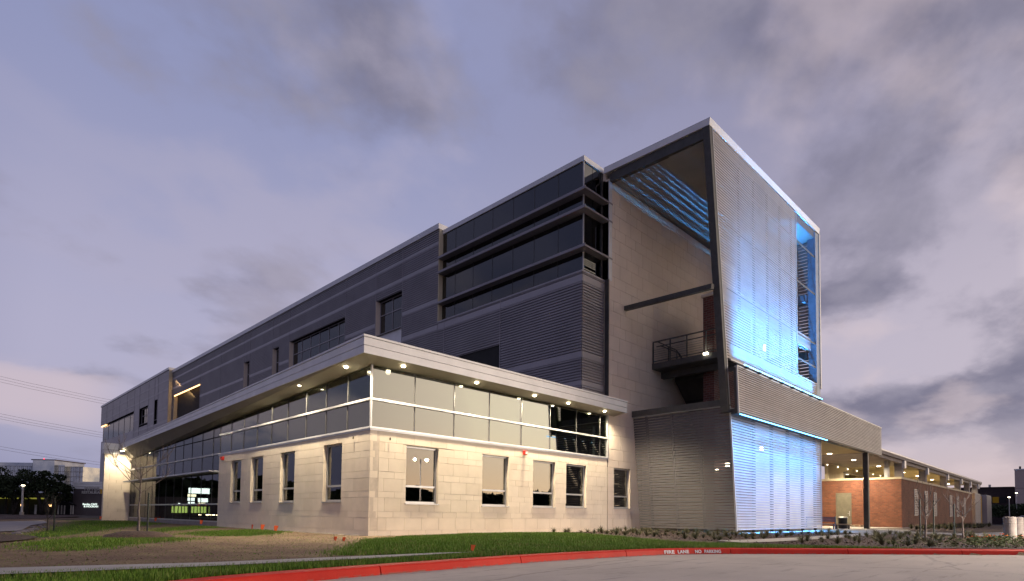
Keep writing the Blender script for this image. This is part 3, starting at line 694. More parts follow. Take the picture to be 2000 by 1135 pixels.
# alarm horns
for (a, b) in (((-0.16, 17.8, 4.36), (-0.0, 18.02, 4.6)), ((9.73, -0.16, 4.37), (9.95, 0, 4.6))):
    hmb = MB().box(a, b); h_ = hmb.build('alarm_horn', 'red', ob, bevel=0.02)
    c = (Vector(a) + Vector(b)) / 2
    if a[0] < 0 and a[1] > 1: MB().box((a[0] - .05, c.y - .06, c.z - .07), (a[0], c.y + .06, c.z + .07)).build('horn_cone', 'red', h_)
    else: MB().box((c.x - .06, a[1] - .05, c.z - .07), (c.x + .06, a[1], c.z + .07)).build('horn_cone', 'white', h_)
for (p, q) in (((0, 1.35), 4.52), ((1.0, 0), 4.45)):
    MB().tube([(p[0] - (0.06 if p[0] == 0 else 0), p[1] - (0.06 if p[1] == 0 else 0), q), (p[0] - (0.06 if p[0] == 0 else 0), p[1] - (0.06 if p[1] == 0 else 0), q - 0.12)], 0.03, 6).build('cable_stub', 'black', ob)

# ---- upper metal wing
CX = ('x', 15.35); RIB = 0.185
def corrug(pl, u0, u1, z0, z1, m, parent, name='cladding_panel', pitch=RIB, depth=0.085):
    mb = MB(); n = max(1, int(round((z1 - z0) / pitch))); p = (z1 - z0) / n; vs = []; fs = []
    prof = []
    for i in range(n):
        a = z0 + i * p; prof += [(a, -depth), (a + 0.30 * p, -depth), (a + 0.36 * p, 0.0), (a + 0.94 * p, 0.0)]
    prof.append((z1, -depth))
    for z, dd in prof: vs += [P3(pl, u0, dd, z), P3(pl, u1, dd, z)]
    for i in range(len(prof) - 1):
        a = 2 * i; fs.append((a, a + 1, a + 3, a + 2) if pl[0] == 'y' else (a, a + 2, a + 3, a + 1))
    mb.add(vs, fs); pbox(mb, pl, u0, u1, -depth - .001, -depth - 0.05, z0, z1)
    return mb.build(name, m, parent)
BANDS = [(16.08, 16.53), (18.36, 18.75), (21.56, 21.93), (23.26, 23.56)]
def clad_zone(pl, edges, z0, z1, bands, holes, flat=False, joint=0.05):
    zs = [z0]
    for a, b in bands:
        if a > z0 and b < z1: zs += [a, b]
    zs.append(z1)
    for i in range(len(edges) - 1):
        for j in range(len(zs) - 1):
            isband = j % 2 == 1
            rs = [(edges[i] + joint / 2, edges[i + 1] - joint / 2, zs[j], zs[j + 1])]
            for h_ in holes: rs = subtract(rs, h_)
            for r in rs:
                if r[1] - r[0] < 0.1 or r[3] - r[2] < 0.05: continue
                if isband: ppiece('band_panel', pl, r[0], r[1], 0.012, -0.09, r[2] + .01, r[3] - .01, 'cladflat', ob)
                elif flat: ppiece('cladding_panel', pl, r[0], r[1], 0.0, -0.09, r[2] + .01, r[3] - .01, 'clad', ob)
                else: corrug(pl, r[0], r[1], r[2], r[3], 'clad', ob)
    for e in edges[1:-1]:
        rs = [(e - joint / 2 + .004, e + joint / 2 - .004, z0, z1)]
        for h_ in holes: rs = subtract(rs, (h_[0] - .001, h_[1] + .001, h_[2], h_[3]))
        for r in rs: ppiece('joint_strip', pl, r[0], r[1], 0.03, -0.06, r[2], r[3], 'cladflat', ob)
wh = [(20.5, 24.7, 14.6, 20.8), (30.4, 43.1, 15.6, 20.7), (45.95, 47.75, 15.6, 20.75), (54.9, 56.8, 15.6, 20.65), (74.3, 87.8, 15.0, 20.4)]
clad_zone(CX, [15.3, 20.4, 24.75, 30.35, 43.15, 45.9, 47.8, 54.85, 56.85, 65.5, 74.2, 89.0], 7.4, 24.5, BANDS, wh)
clad_zone(CX, [0.3, 7.85, 14.4, 15.3], 8.3, 16.62, [(9.3, 9.62), (11.07, 11.5), (16.02, 16.5)], [(7.9, 12.5, 9.9, 13.4)])
YS = ('y', 0.3)
clad_zone(YS, [15.36, 17.72], 8.3, 16.62, [(9.3, 9.62), (11.07, 11.5), (16.02, 16.5)], [])
core = MB()
core.box((15.5, 0.45, 7.0), (17.74, 15.3, 16.5)); core.box((16.9, 1.6, 16.5), (34, 15.9, 24.2)); core.box((15.95, 15.4, 7.0), (34, 88.9, 24.4)); core.box((15.35, 89.1, 3.0), (34, 143, 25.0))
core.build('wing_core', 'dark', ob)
MB().box((15.36, 12.6, 16.2), (15.5, 15.2, 16.6)).build('cladding_trim', 'cladflat', ob)
MB().box((15.30, 0.26, 16.62), (17.74, 15.3, 16.74)).build('cladding_cap', 'cladflat', ob)
window(CX, (7.92, 12.48, 9.92, 13.38), ob, [12.35], [10.2], depth=0.25, gm='glass_window', sill=False)
window(CX, (20.52, 24.68, 17.5, 20.78), ob, [19.45], [22.6], depth=0.45, gm='glass_dark', fm='cladflat')
MB().box((15.5, 20.52, 14.6), (15.6, 24.68, 17.44)).build('spandrel_panel', 'light_metal', ob)
window(CX, (30.42, 43.08, 15.7, 20.68), ob, [19.2], [32.5, 34.6, 36.7, 38.8, 40.9], depth=0.45, gm='glass_dark', fm='cladflat', sill=False)
window(CX, (45.97, 47.73, 15.7, 20.7), ob, [19.1], [], depth=0.45, gm='glass_dark', fm='cladflat', sill=False)
window(CX, (54.92, 56.78, 15.7, 20.6), ob, [19.1], [], depth=0.45, gm='glass_dark', fm='cladflat', sill=False)
# jamb linings (pale metal) on the far side of each recess
for (u, a, b) in ((24.70, 17.5, 20.8), (43.10, 15.7, 20.7), (47.74, 15.7, 20.75), (56.80, 15.7, 20.65)):
    MB().box((15.36, u, a), (15.82, u + 0.06, b)).build('jamb_lining', 'stone_far', ob)
# recess with warm strip light
rc = MB(); rc.box((16.35, 74.3, 15.0), (16.5, 81.0, 20.3)); rc.build('recess_wall', 'clad', ob)
window(('x', 16.3), (81.1, 87.7, 15.2, 20.2), ob, [18.9], [83.3, 85.5], depth=0.0, gm='glass_window', fm='frame', sill=False)
MB().box((15.4, 87.7, 15.0), (16.5, 88.0, 20.4)).build('recess_jamb', 'cream', ob)
st = MB().box((15.38, 74.4, 20.32), (15.5, 87.6, 20.46)).build('strip_light', 'warmstrip', ob)
area(st, (15.75, 81, 20.25), 70, 13, 0.25, (0.25, 0.5, -1), (1.0, 0.62, 0.25), xdir=(0, 1, 0))
# glazed corner box
GXp = ('x', 15.75); GYp = ('y', 0.55)
gy_ = [0.58, 2.7, 4.91, 7.02, 9.21, 11.39, 13.58, 15.28]
rows = [(16.78, 18.15), (18.35, 20.62), (20.82, 21.90), (22.08, 24.15)]
for i in range(len(gy_) - 1):
    for a, b in rows: ppiece('glass_pane', GXp, gy_[i] + .02, gy_[i + 1] - .02, 0.0, -0.03, a, b, 'glass_dark', ob)
for y in gy_[1:-1]: MB().box((15.74, y - 0.02, 16.75), (15.86, y + 0.02, 24.15)).build('mullion', 'steel', ob)
for a, b in rows:
    ppiece('glass_pane', GYp, 15.79, 16.68, 0.0, -0.03, a, b, 'glass_dark', ob); ppiece('glass_pane', GYp, 16.72, 17.6, 0.0, -0.03, a, b, 'glass_dark', ob)
MB().box((15.72, 0.52, 16.75), (15.79, 0.59, 24.2)).build('corner_post', 'frame', ob)
for z in (18.2, 20.73, 21.97):
    mb = MB(); mb.box((15.18, -0.02, z - 0.04), (15.74, 15.2, z + 0.08)); mb.box((15.74, -0.02, z - 0.04), (18.2, 0.54, z + 0.08))
    mb.box((15.74, .6, z - 0.04), (15.86, 15.2, z + 0.08)); mb.box((15.18, -.04, z + .0805), (15.24, 15.2, z + .14)); mb.build('sun_fin', 'clad', ob)
mb = MB(); mb.box((15.66, 0.46, 24.16), (17.95, 15.4, 24.5)); mb.build('parapet_cap', 'light_metal', ob)
MB().box((15.36, 15.22, 16.6), (15.98, 15.32, 24.5)).build('return_wall', 'cream', ob)
MB().box((15.24, 15.2, 24.52), (16.2, 88.9, 24.98)).build('parapet_cap', 'light_metal', ob)
MB().box((14.75, 88.95, 25.05), (16.2, 143.4, 25.45)).build('parapet_cap', 'light_metal', ob)
MB().box((14.86, 88.92, 7.0), (15.9, 89.02, 25.05)).build('return_wall', 'cream', ob)
FX = ('x', 14.85)
clad_zone(FX, [89.0, 95.3, 97.5, 101.6, 108.0, 112, 118, 124.5, 131, 137, 143.2], 7.0, 25.0, BANDS, [(95.4, 97.4, 16.4, 20.8), (101.7, 107.9, 16.9, 20.5), (112.1, 143.3, 7.0, 20.6)], flat=True, joint=0.12)
window(FX, (95.45, 97.35, 17.2, 20.75), ob, None, [], depth=0.4, gm='glass_dark', fm='cladflat')
window(FX, (101.75, 107.85, 17.3, 20.45), ob, [19.0], [104.8], depth=0.4, gm='glass_dark', fm='cladflat')
window(FX, (112.15, 142.6, 16.9, 20.4), ob, None, [117, 122, 127, 132, 137], depth=0.4, gm='glass_curtain', fm='cladflat', sill=False)
MB().box((15.0, 112.1, 7.0), (15.3, 142.8, 16.85)).build('spandrel_panel', 'cladflat', ob)
MB().box((14.9, 138, 20.42), (15.2, 143, 20.5)).build('strip_light', 'warmstrip', ob)

# ------------------------------------------------------------------ stair tower
tw = thing('stair_tower', 'tall open stair tower with blue lit louvred screen and limestone back wall', 'tower', (28, -3, 0))
tz = [-0.1]; z = 0.24; alt = [0.58, 0.28, 0.62, 0.28, 0.59, 0.31, 0.6, 0.3, 0.42, 0.48]
tz += [0.24, 0.82, 1.10, 1.72, 2.0, 2.59, 2.90, 3.50, 3.80, 4.22, 4.70]
while tz[-1] < 23.3: tz.append(tz[-1] + (0.95 if len(tz) % 2 else 0.72))
tz[-1] = 23.62
tb = []
TY = ('y', 0.002)
# lower stretch up to canopy, then upper
tcore = stone_face(TY, 17.8, 37.6, tz, [(18.49, 20.39, 1.53, 4.22)], 1.38, 0.5, tb, 21, gap=0.014).build('stone_wall', 'mortar', tw)
place_blocks(tb, {TY: tcore}, 300, 'stone_far')
window(TY, (18.49, 20.39, 1.53, 4.22), tw, 2.32)
MB().box((18.0, 0.9, 0), (37, 1.2, 23)).build('inner_wall', 'dark', tw)
MB().box((17.80, 0.0 - 0.012, 16.7), (18.14, 0.3, 23.5)).build('edge_panel', 'light_metal', tw)
MB().box((17.74, -0.02, 8.4), (17.84, 0.26, 16.75)).build('edge_trim', 'steel', tw)
MB().box((17.61, 0.5, 16.7), (17.79, 1.6, 24.15)).build('closing_panel', 'steel', tw)
MB().box((17.8, 0.302, 16.7), (18.4, 1.0, 24.15)).build('closing_panel', 'stone_far', tw)
# roof
mb = MB()
lo = [(17.62, 0.3, 24.02), (18.20, -6.908, 24.30), (37.75, -6.908, 24.55), (37.75, 0.3, 24.2)]
hi = [(17.62, 0.3, 24.44), (18.20, -6.96, 24.74), (37.75, -6.96, 25.0), (37.75, 0.3, 24.7)]
mb.hexa([lo[1], lo[2], lo[3], lo[0]], [hi[1], hi[2], hi[3], hi[0]]).build('roof', 'light_metal', tw)
MB().hexa([(18.45, -6.8, 23.55), (37.4, -6.8, 23.95), (37.4, 0.28, 23.9), (18.1, 0.28, 23.55)], [(18.45, -6.8, 24.25), (37.4, -6.8, 24.5), (37.4, .28, 24.15), (18.1, .28, 24.0)]).build('soffit', 'soffit', tw)
MB().bar((17.98, -0.05, 23.72), (18.42, -6.75, 23.95), 0.3, 0.62).build('edge_beam', 'steel', tw)
# leaning corner column
def lean(z): return 18.52 + (24.3 - z) * (20.72 - 18.52) / (24.3 - 7.82) if z > 7.8 else 20.72 + (7.82 - z) * (21.63 - 20.72) / 7.8
mb = MB()
def leancol(mb, z0, z1, off0, off1, y0, y1):
    a0, a1 = lean(z0), lean(z1)
    mb.hexa([(a0 + off0, y0, z0), (a0 + off1, y0, z0), (a0 + off1, y1, z0), (a0 + off0, y1, z0)], [(a1 + off0, y0, z1), (a1 + off1, y0, z1), (a1 + off1, y1, z1), (a1 + off0, y1, z1)])
leancol(mb, 7.4, 24.25, -0.36, -0.03, -6.93, -6.5); mb.build('corner_column', 'steel', tw)
mb = MB(); leancol(mb, 7.9, 24.25, -0.025, 0.03, -6.95, -6.86); mb.build('screen_edge', 'frame', tw)
# the big front louvre screen
z = 10.78; pitch = 0.166; ns = 0
while z < 24.28:
    xr = 37.62 if z < 11.8 else 32.36
    xl = lean(z) + 0.04
    a = Vector((xl, 0, 0)); 
    mb = MB(); lo_, hi_ = z, z + 0.118
    tl = 0.0
    mb.add([(xl, -6.892 + tl, lo_), (xr, -6.892 + tl, lo_), (xr, -6.896 - tl, hi_ - .004), (xl, -6.896 - tl, hi_ - .004), (xl, -6.891 - tl, hi_), (xr, -6.891 - tl, hi_), (xr, -6.887 + tl, lo_), (xl, -6.887 + tl, lo_)],
           [(0, 1, 2, 3), (3, 2, 5, 4), (4, 5, 6, 7), (7, 6, 1, 0), (0, 3, 4, 7), (1, 6, 5, 2)])
    mb.build('louvre_slat', 'slat', tw); z += pitch
MB().box((32.36, -6.93, 11.8), (32.44, -6.85, 24.3)).build('screen_edge', 'frame', tw)
MB().box((20.9, -6.84, 10.70), (37.5, -6.80, 11.72)).build('backing_panel', 'slat', tw)  # added plate, blocks LED light that would streak the stone wall
MB().box((20.9, -6.93, 10.70), (37.65, -6.85, 10.77)).build('screen_edge', 'frame', tw)
for i, x in enumerate((22.6, 24.9, 27.2, 29.5, 31.8)):
    MB().box((x - 0.06, -6.80, 10.6), (x + 0.06, -6.66, 23.9)).build('screen_post', 'steel', tw)
for z in (13.2, 15.1, 19.2, 22.3): MB().box((20.6, -6.84, z - 0.07), (37.0, -6.81, z + 0.07)).build('screen_rail', 'steel', tw)
# right hand frame
MB().box((36.75, -6.9, 10.7), (37.55, -6.3, 24.4)).build('frame_column', 'bluelit_frame', tw)
MB().box((37.56, -6.95, 11.6), (37.78, -6.6, 24.5)).build('frame_edge', 'frame', tw)
MB().box((36.4, -6.2, 18.7), (36.99, 0, 19.3)).build('cross_beam', 'bluelit_frame', tw)
MB().box((20.6, -6.60, 14.55), (36.34, -6.3, 15.5)).build('cross_beam', 'slat', tw)
MB().box((36.4, -6.2, 14.0), (36.99, 0, 14.5)).build('cross_beam', 'steel', tw)
MB().bar((18.99, -6.7, 14.80), (19.73, 0.0, 15.26), 0.28, 0.30).build('tie_beam', 'steel', tw)
for i in range(46):
    z = 10.9 + i * .283
    if z < 23.9: piece('wall_plank', (37.12, -6.2, z), (37.2, -0.02, z + .215), 'slat', tw)
for y in (-5.4, -3.6, -1.8): MB().box((37.21, y, 10.8), (37.33, y + .12, 23.9)).build('wall_stud', 'steel', tw)
# landing, stair and railings
MB().box((23.15, -6.4, 11.66), (26.3, -0.02, 12.08)).build('landing', 'steel', tw)
MB().box((24.4, -6.4, 11.2), (24.8, -0.02, 11.655)).build('landing_beam', 'steel', tw)
rl = thing('stair_railing', 'dark steel cable railing along the upper landing of the stair tower', 'railing', (23.2, -3, 12.08))
for y in (-0.08, -1.45, -2.74, -4.15, -5.6): MB().box((23.18, y - 0.04, 12.09), (23.26, y + 0.04, 13.64)).build('post', 'steel', rl)
MB().box((23.18, -6.3, 13.62), (23.28, -0.05, 13.70)).build('top_rail', 'steel', rl)
MB().box((23.28, -6.3, 13.28), (23.34, -0.3, 13.34)).build('handrail', 'steel', rl)
MB().box((23.19, -6.3, 12.20), (23.25, -0.05, 12.26)).build('bottom_rail', 'steel', rl)
for z in (12.42, 12.58, 12.74, 12.90, 13.06): MB().tube([(23.22, -6.3, z), (23.22, -0.05, z)], 0.012, 4).build('cable', 'steel', rl)
mb = MB(); mb.bar((23.5, -0.5, 13.4), (26.2, -0.5, 13.4), 0.06); mb.bar((26.2, -0.5, 13.4), (27.3, -0.5, 12.6), 0.06); mb.build('handrail', 'steel', rl)
mb = MB(); mb.bar((23.3, -0.4, 13.66), (26.0, -0.4, 13.6), 0.06); mb.bar((26, -0.4, 13.6), (27.6, -.4, 12.5), .06)
for x in (24.8, 26.0): mb.box((x, -.43, 12.09), (x + .07, -.37, 13.6))
mb.build('inner_rail', 'steel', rl)
mb = MB(); mb.hexa([(26.3, -2.6, 11.3), (26.3, -0.1, 11.3), (33, -0.1, 5.6), (33, -2.6, 5.6)], [(26.3, -2.6, 11.9), (26.3, -.1, 11.9), (33, -.1, 6.2), (33, -2.6, 6.2)]); mb.build('stair_flight', 'steel', tw)
MB().hexa([(31.2, -2.7, 5.2), (31.2, -0.1, 5.2), (33.0, -0.1, 5.2), (33.0, -2.7, 5.2)], [(26.7, -2.7, 11.6), (26.7, -.1, 11.6), (33.0, -.1, 11.6), (33.0, -2.7, 11.6)]).build('stair_enclosure', 'dark', tw)
bp_ = MB().box((25.2, -3.75, 0.0), (31.5, -2.95, 16.75)).build('brick_wall', 'brick_dark', tw)
MB().box((25.1, -3.85, 16.76), (31.6, -2.85, 16.95)).build('wall_cap', 'stone_far', tw)
ll = MB().box((23.02, -4.35, 11.98), (23.14, -4.05, 12.1)).build('wall_light', 'lens_far', tw)
spot(ll, (23.0, -4.2, 12.12), 18, 2.8, aim=(-0.2, 0.0, 1))
# lower louvred enclosure, left face (leaning) and right face
z = 0.22; pitch = 0.172
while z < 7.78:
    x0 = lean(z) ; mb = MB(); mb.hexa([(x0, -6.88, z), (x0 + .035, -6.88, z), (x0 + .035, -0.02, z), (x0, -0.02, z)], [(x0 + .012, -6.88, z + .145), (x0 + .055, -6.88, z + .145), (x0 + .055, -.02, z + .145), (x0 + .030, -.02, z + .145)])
    mb.build('louvre_slat', 'shadeslat', tw)
    xr = 37.4
    mb = MB(); mb.add([(x0 + .05, -6.93, z), (xr, -6.93, z), (xr, -6.93, z + .03), (x0 + .05, -6.93, z + .03), (x0 + .05, -6.885, z + .142), (xr, -6.885, z + .142), (xr, -6.875, z + .01), (x0 + .05, -6.875, z + .01)],
           [(0, 1, 2, 3), (3, 2, 5, 4), (4, 5, 6, 7), (7, 6, 1, 0), (0, 3, 4, 7), (1, 6, 5, 2)])
    mb.build('louvre_slat', 'slat', tw); z += pitch
mb = MB(); mb.hexa([(lean(.1) - .03, -6.97, 0.1), (lean(.1) + .04, -6.97, 0.1), (lean(.1) + .04, -6.87, .1), (lean(.1) - .03, -6.87, .1)], [(lean(7.8) - .03, -6.97, 7.8), (lean(7.8) + .04, -6.97, 7.8), (lean(7.8) + .04, -6.87, 7.8), (lean(7.8) - .03, -6.87, 7.8)]); mb.build('screen_edge', 'frame', tw)
MB().box((37.4, -6.95, 0.1), (37.47, -6.87, 7.6)).build('screen_edge', 'frame', tw)
MB().box((20.55, -6.9, 7.84), (20.95, -0.02, 8.25)).build('top_beam', 'steel', tw)
MB().box((20.6, -6.86, 7.8), (20.75, -0.02, 7.84)).build('screen_edge', 'frame', tw)
for y in (-1.0, -2.9, -4.8): 
    mb = MB(); mb.hexa([(lean(.1) + .05, y - .07, 0.05), (lean(.1) + .2, y - .07, 0.05), (lean(.1) + .2, y + .07, .05), (lean(.1) + .05, y + .07, .05)], [(lean(7.8) + .05, y - .07, 7.8), (lean(7.8) + .2, y - .07, 7.8), (lean(7.8) + .2, y + .07, 7.8), (lean(7.8) + .05, y + .07, 7.8)]); mb.build('screen_post', 'steel', tw)
for x in (24.6, 27.6, 30.6, 33.6, 36.4): MB().box((x - .08, -6.86, 0.05), (x + .08, -6.66, 7.8)).build('screen_post', 'steel', tw)
MB().box((21.9, -0.5, 0.05), (24.5, -.02, 5.0)).build('inner_door_wall', 'stone_far', tw)
MB().box((21.75, -6.75, 0.03), (37.3, -0.3, 0.06)).build('tower_floor', 'concrete', tw)
fl = MB().box((29.8, -5.2, 5.9), (30.1, -5.1, 6.3)).build('wall_light', 'lens_far', tw)
fl2 = MB().box((26.5, -4.2, 4.55), (26.62, -3.95, 4.95)).build('wall_light', 'lens_far', tw)
fl3 = MB().box((25.4, -3.9, 4.3), (25.5, -3.6, 4.5)).build('wall_light', 'lens_far', tw)
spot(fl2, (26.45, -4.1, 4.6), 30, 2.9, aim=(-1, -0.3, -0.3))
MB().box((27.0, -6.6, 12.6), (27.1, -6.5, 13.0)).build('wall_light', 'lens_far', tw)
MB().box((23.0, -6.6, 11.9), (23.1, -6.5, 12.2)).build('wall_light', 'lens_far', tw)
# projecting louvred beam
bm_ = thing('louvre_beam', 'long grey louvred box beam running from the tower over the covered plaza', 'beam', (37, -7.3, 7.5))
z = 7.42; pitch = 0.136
while z < 10.15:
    f = (z - 7.3) / 2.9; x0 = 20.76 - 0.22 * f
    mb = MB(); x1 = 54.1
    mb.add([(x0, -7.50, z), (x1, -7.50, z), (x1, -7.50, z + .03), (x0, -7.50, z + .03), (x0, -7.485, z + .096), (x1, -7.485, z + .096), (x1, -7.46, z), (x0, -7.46, z)],
           [(0, 1, 2, 3), (3, 2, 5, 4), (4, 5, 6, 7), (7, 6, 1, 0), (0, 3, 4, 7), (1, 6, 5, 2)])
    mb.build('louvre_slat', 'slat', bm_); z += pitch
MB().box((21.9, -7.44, 7.4), (54.0, -7.38, 10.1)).build('backing_panel', 'steel', bm_)
MB().box((20.56, -7.52, 10.12), (54.12, -7.30, 10.2)).build('top_flashing', 'frame', bm_)
MB().box((20.78, -7.5, 7.30), (54.1, -6.95, 7.38)).build('bottom_flashing', 'steel', bm_)
mb = MB(); mb.hexa([(20.66, -7.53, 7.32), (20.74, -7.53, 7.32), (20.74, -7.44, 7.32), (20.66, -7.44, 7.32)], [(20.44, -7.53, 10.2), (20.52, -7.53, 10.2), (20.52, -7.44, 10.2), (20.44, -7.44, 10.2)]); mb.build('end_trim', 'frame', bm_)
mb = MB(); mb.hexa([(20.76, -7.44, 7.32), (21.0, -7.44, 7.32), (21.0, -7.24, 7.32), (20.76, -7.24, 7.32)], [(20.54, -7.44, 10.1), (20.78, -7.44, 10.1), (20.78, -7.24, 10.1), (20.54, -7.24, 10.1)])
mb.box((20.5, -7.24, 9.9), (20.8, -6.95, 10.12)); mb.box((20.7, -7.24, 7.4), (21.0, -6.95, 7.6)); mb.build('end_frame', 'steel', bm_)
# LED fixtures
def tube_led(z, y, x0, x1, aim, nm, power, zl, yl, sp, aim2, power2, sp2, w=0.018):
    t = thing(nm, 'blue LED tube light above the long louvred beam' if z > 9 else 'bright blue LED tube light under the long louvred beam', 'light', ((x0 + x1) / 2, y, z))
    MB().tube([(x0, y, z), (x1, y, z)], 0.035, 8).build('tube', 'led', t)
    n = 8
    for i in range(n):
        x = x0 + 0.4 + (x1 - x0 - 0.8) * i / (n - 1)
        if z > 9: MB().box((x - .14, y - 0.05, z - .16), (x + .14, y + .2, z - .05)).build('bracket', 'black', t)
        else: MB().box((x - .05, y + .04, z - .02), (x + .05, y + .16, 7.32)).build('bracket', 'black', t)
    area(t, ((x0 + x1) / 2, yl, zl), power, x1 - x0, w, aim, (0.06, 0.38, 1.0), name='led_lamp', spread=sp)
    area(t, ((x0 + x1) / 2, yl, zl + (.01 if z > 9 else -.01)), power2, x1 - x0, w, aim2, (0.08, 0.42, 1.0), name='led_lamp', spread=sp2)
tube_led(10.36, -7.60, 21.3, 35.7, (0, 0.14, 1), 'led_tube', 500, 10.46, -7.66, 0.62, (0, .36, 1), 400, 1.5)
tube_led(7.20, -7.66, 20.5, 36.6, (0, 0.10, -1), 'led_tube', 620, 7.14, -7.72, 1.0, (0, .4, -1), 150, 2.4)

# ------------------------------------------------------------------ brick hall / covered plaza
hall = thing('brick_hall', 'low red brick hall with open lit roof canopy on metal posts', 'building', (90, -3, 0))
# roof
MB().box((37.7, -7.0, 7.80), (131.3, 2.5, 7.95)).build('ceiling', 'hall_ceiling', hall)
mb = MB(); mb.hexa([(54.2, -7.1, 7.78), (131.2, -7.1, 7.86), (131.2, 2.6, 7.86), (54.2, 2.6, 7.78)], [(54.2, -7.1, 8.22), (131.2, -7.1, 8.34), (131.2, 2.6, 8.34), (54.2, 2.6, 8.22)]); mb.build('roof', 'concrete_base', hall)
MB().box((54.2, -7.14, 8.12), (131.25, -7.101, 8.26)).build('roof_fascia', 'light_metal', hall)
MB().box((37.7, -7.2, 7.42), (54.0, -6.95, 7.78)).build('edge_beam', 'steel', hall)
MB().box((54.2, -6.9, 7.42), (131, -6.5, 7.79)).build('edge_beam', 'concrete_base', hall)
bw = MB().box((65.3, -6.89, -0.4), (119.5, 4.0, 5.62)).build('brick_wall', 'brick', hall)
mb = MB().box((65.22, -6.97, 5.62), (119.6, 4.0, 5.86)); mb.build('coping', 'cream', hall)
MB().box((65.3, 0.8, 5.86), (98, 1.2, 7.8)).build('back_wall', 'cream', hall)
MB().box((37.7, 2.4, 0.0), (65.3, 2.8, 7.8)).build('back_wall', 'cream', hall)
w_ = window(('y', 0.8), (71.5, 82.5, 6.0, 7.1), hall, None, [], depth=-0.1, fw=0.1, gm='glass_dark', fm='frame', sill=False)
for i in range(9):
    x = 60.4 + i * 4.2
    MB().box((x, 0.62, 7.55), (x + .06, .72, 7.60)).build('track_light', 'lens_far', hall)
for x in (53.3, 62.1, 73.1, 86.7, 96.5, 107.9, 123.7):
    downlight(hall, (x, -2.9, 7.8), 1900, 0.20, 2.9, 'lens_far')
for x in (56, 70, 84, 98, 112): 
    pass
MB().box((49.5, -7.35, -0.2), (49.92, -6.93, 7.5)).build('steel_column', 'steel', hall)
for x in (65.9, 79.2, 94.2, 106.8, 116.8):
    MB().box((x, -6.85, 5.86), (x + 1.0, -6.1, 7.78)).build('roof_post', 'concrete_base', hall)
    MB().box((x + .1, -7.12, 6.9), (x + .9, -6.851, 7.76)).build('post_bracket', 'light_metal', hall)
MB().box((126.5, -6.85, 5.0), (127.8, -6.1, 7.78)).build('roof_post', 'concrete_base', hall)
MB().box((126.6, -7.12, 6.9), (127.7, -6.851, 7.76)).build('post_bracket', 'light_metal', hall)
MB().box((65.5, -5.55, 5.86), (66.3, -5.15, 7.8)).build('roof_post', 'light_metal', hall)
for (x0, x1) in ((71.87, 73.92), (77.93, 79.91), (84.05, 86.08), (96.38, 98.66), (102.88, 104.91), (110.07, 111.8)):
    fr = MB(); pbox(fr, ('y', -6.89), x0, x1, 0.004, -0.1, 1.45, 1.53); pbox(fr, ('y', -6.89), x0, x0 + .1, .06, 0.0, 1.53, 4.62); pbox(fr, ('y', -6.89), x1 - .1, x1, .06, 0.0, 1.53, 4.62); pbox(fr, ('y', -6.89), x0, x1, .06, 0, 4.62, 4.7)
    fo = fr.build('louvre_window', 'frame', hall)
    for i in range(14): z = 1.56 + i * 0.218; ppiece('slat', ('y', -6.89), x0 + .1, x1 - .1, 0.05, 0.002, z, z + .15, 'slat', fo)
# door
DX = ('x', 65.3)
dfm = MB(); pbox(dfm, DX, -1.75, -1.66, 0.06, 0.001, -0.2, 4.1); pbox(dfm, DX, -0.12, -0.03, 0.06, 0.001, -0.2, 4.1); pbox(dfm, DX, -1.66, -.12, .06, .001, 4.0, 4.1)
dfo = dfm.build('door_frame', 'door', hall)
dd_ = MB(); pbox(dd_, DX, -1.64, -0.14, 0.03, 0.002, -0.15, 3.98); do = dd_.build('door', 'door', hall)
hd = MB(); pbox(hd, DX, -1.55, -1.35, 0.12, 0.03, 1.55, 1.62); pbox(hd, DX, -1.58, -1.48, 0.05, 0.03, 1.3, 1.9); hd.build('handle', 'frame', do)
# clad piers at the far end
for (x0, x1, zt) in ((123.3, 130.8, 6.0), (139.9, 147.4, 6.15)):
    q = MB().box((x0, -6.85, -0.3), (x1, -4.0, zt)).build('metal_pier', 'cladflat', hall)
    for i in range(26): z = -0.2 + i * 0.238; ppiece('metal_plank', ('y', -6.85), x0 + .02, x1 - .02, 0.06, 0.0, z, z + .2, 'slat', q)
MB().box((130.9, -6.0, -0.3), (138.6, -4, 5.8)).build('brick_wall', 'brick', hall)
MB().box((130.8, -6.05, 5.8), (138.7, -4, 5.95)).build('coping', 'cream', hall)
MB().box((119.6, -6.5, -0.3), (121.6, -5, 5.6)).build('yellow_door', 'yellow', hall)
MB().box((138.5, -6.1, -0.3), (139.8, -5, 5.8)).build('yellow_door', 'yellow', hall)

# ------------------------------------------------------------------ plaza furniture
be = thing('bench', 'dark blue metal bench with slatted back under the covered plaza', 'bench', (44, -5.2, 0.05))
for i in range(4): MB().box((43.9 + i * .13, -5.95, 0.46), (44.0 + i * .13, -3.4, 0.50)).build('seat_slat', 'blue_steel', be)
for i in range(5): MB().box((44.44, -5.95, 0.70 + i * .09), (44.48, -3.4, 0.765 + i * .09)).build('back_slat', 'blue_steel', be)
for y in (-5.95, -3.5):
    mb = MB(); mb.box((43.9, y, .05), (43.98, y + .08, .46)); mb.box((44.42, y, .05), (44.5, y + .08, 1.18)); mb.box((43.9, y, .40), (44.5, y + .08, .455)); mb.build('leg', 'blue_steel', be)
tb_ = thing('table', 'long pale plank table end beside the blue bench', 'table', (44.9, -6.4, 0.05))
MB().box((44.8, -7.05, .42), (45.2, -4.2, .52)).build('plank', 'wood', tb_)
for y in (-6.9, -5.95): MB().box((44.85, y, .05), (45.15, y + .1, .42)).build('leg', 'steel', tb_)
tc_ = thing('trash_can', 'black mesh litter bin standing in front of the grey door', 'bin', (48, -5.5, 0.05))
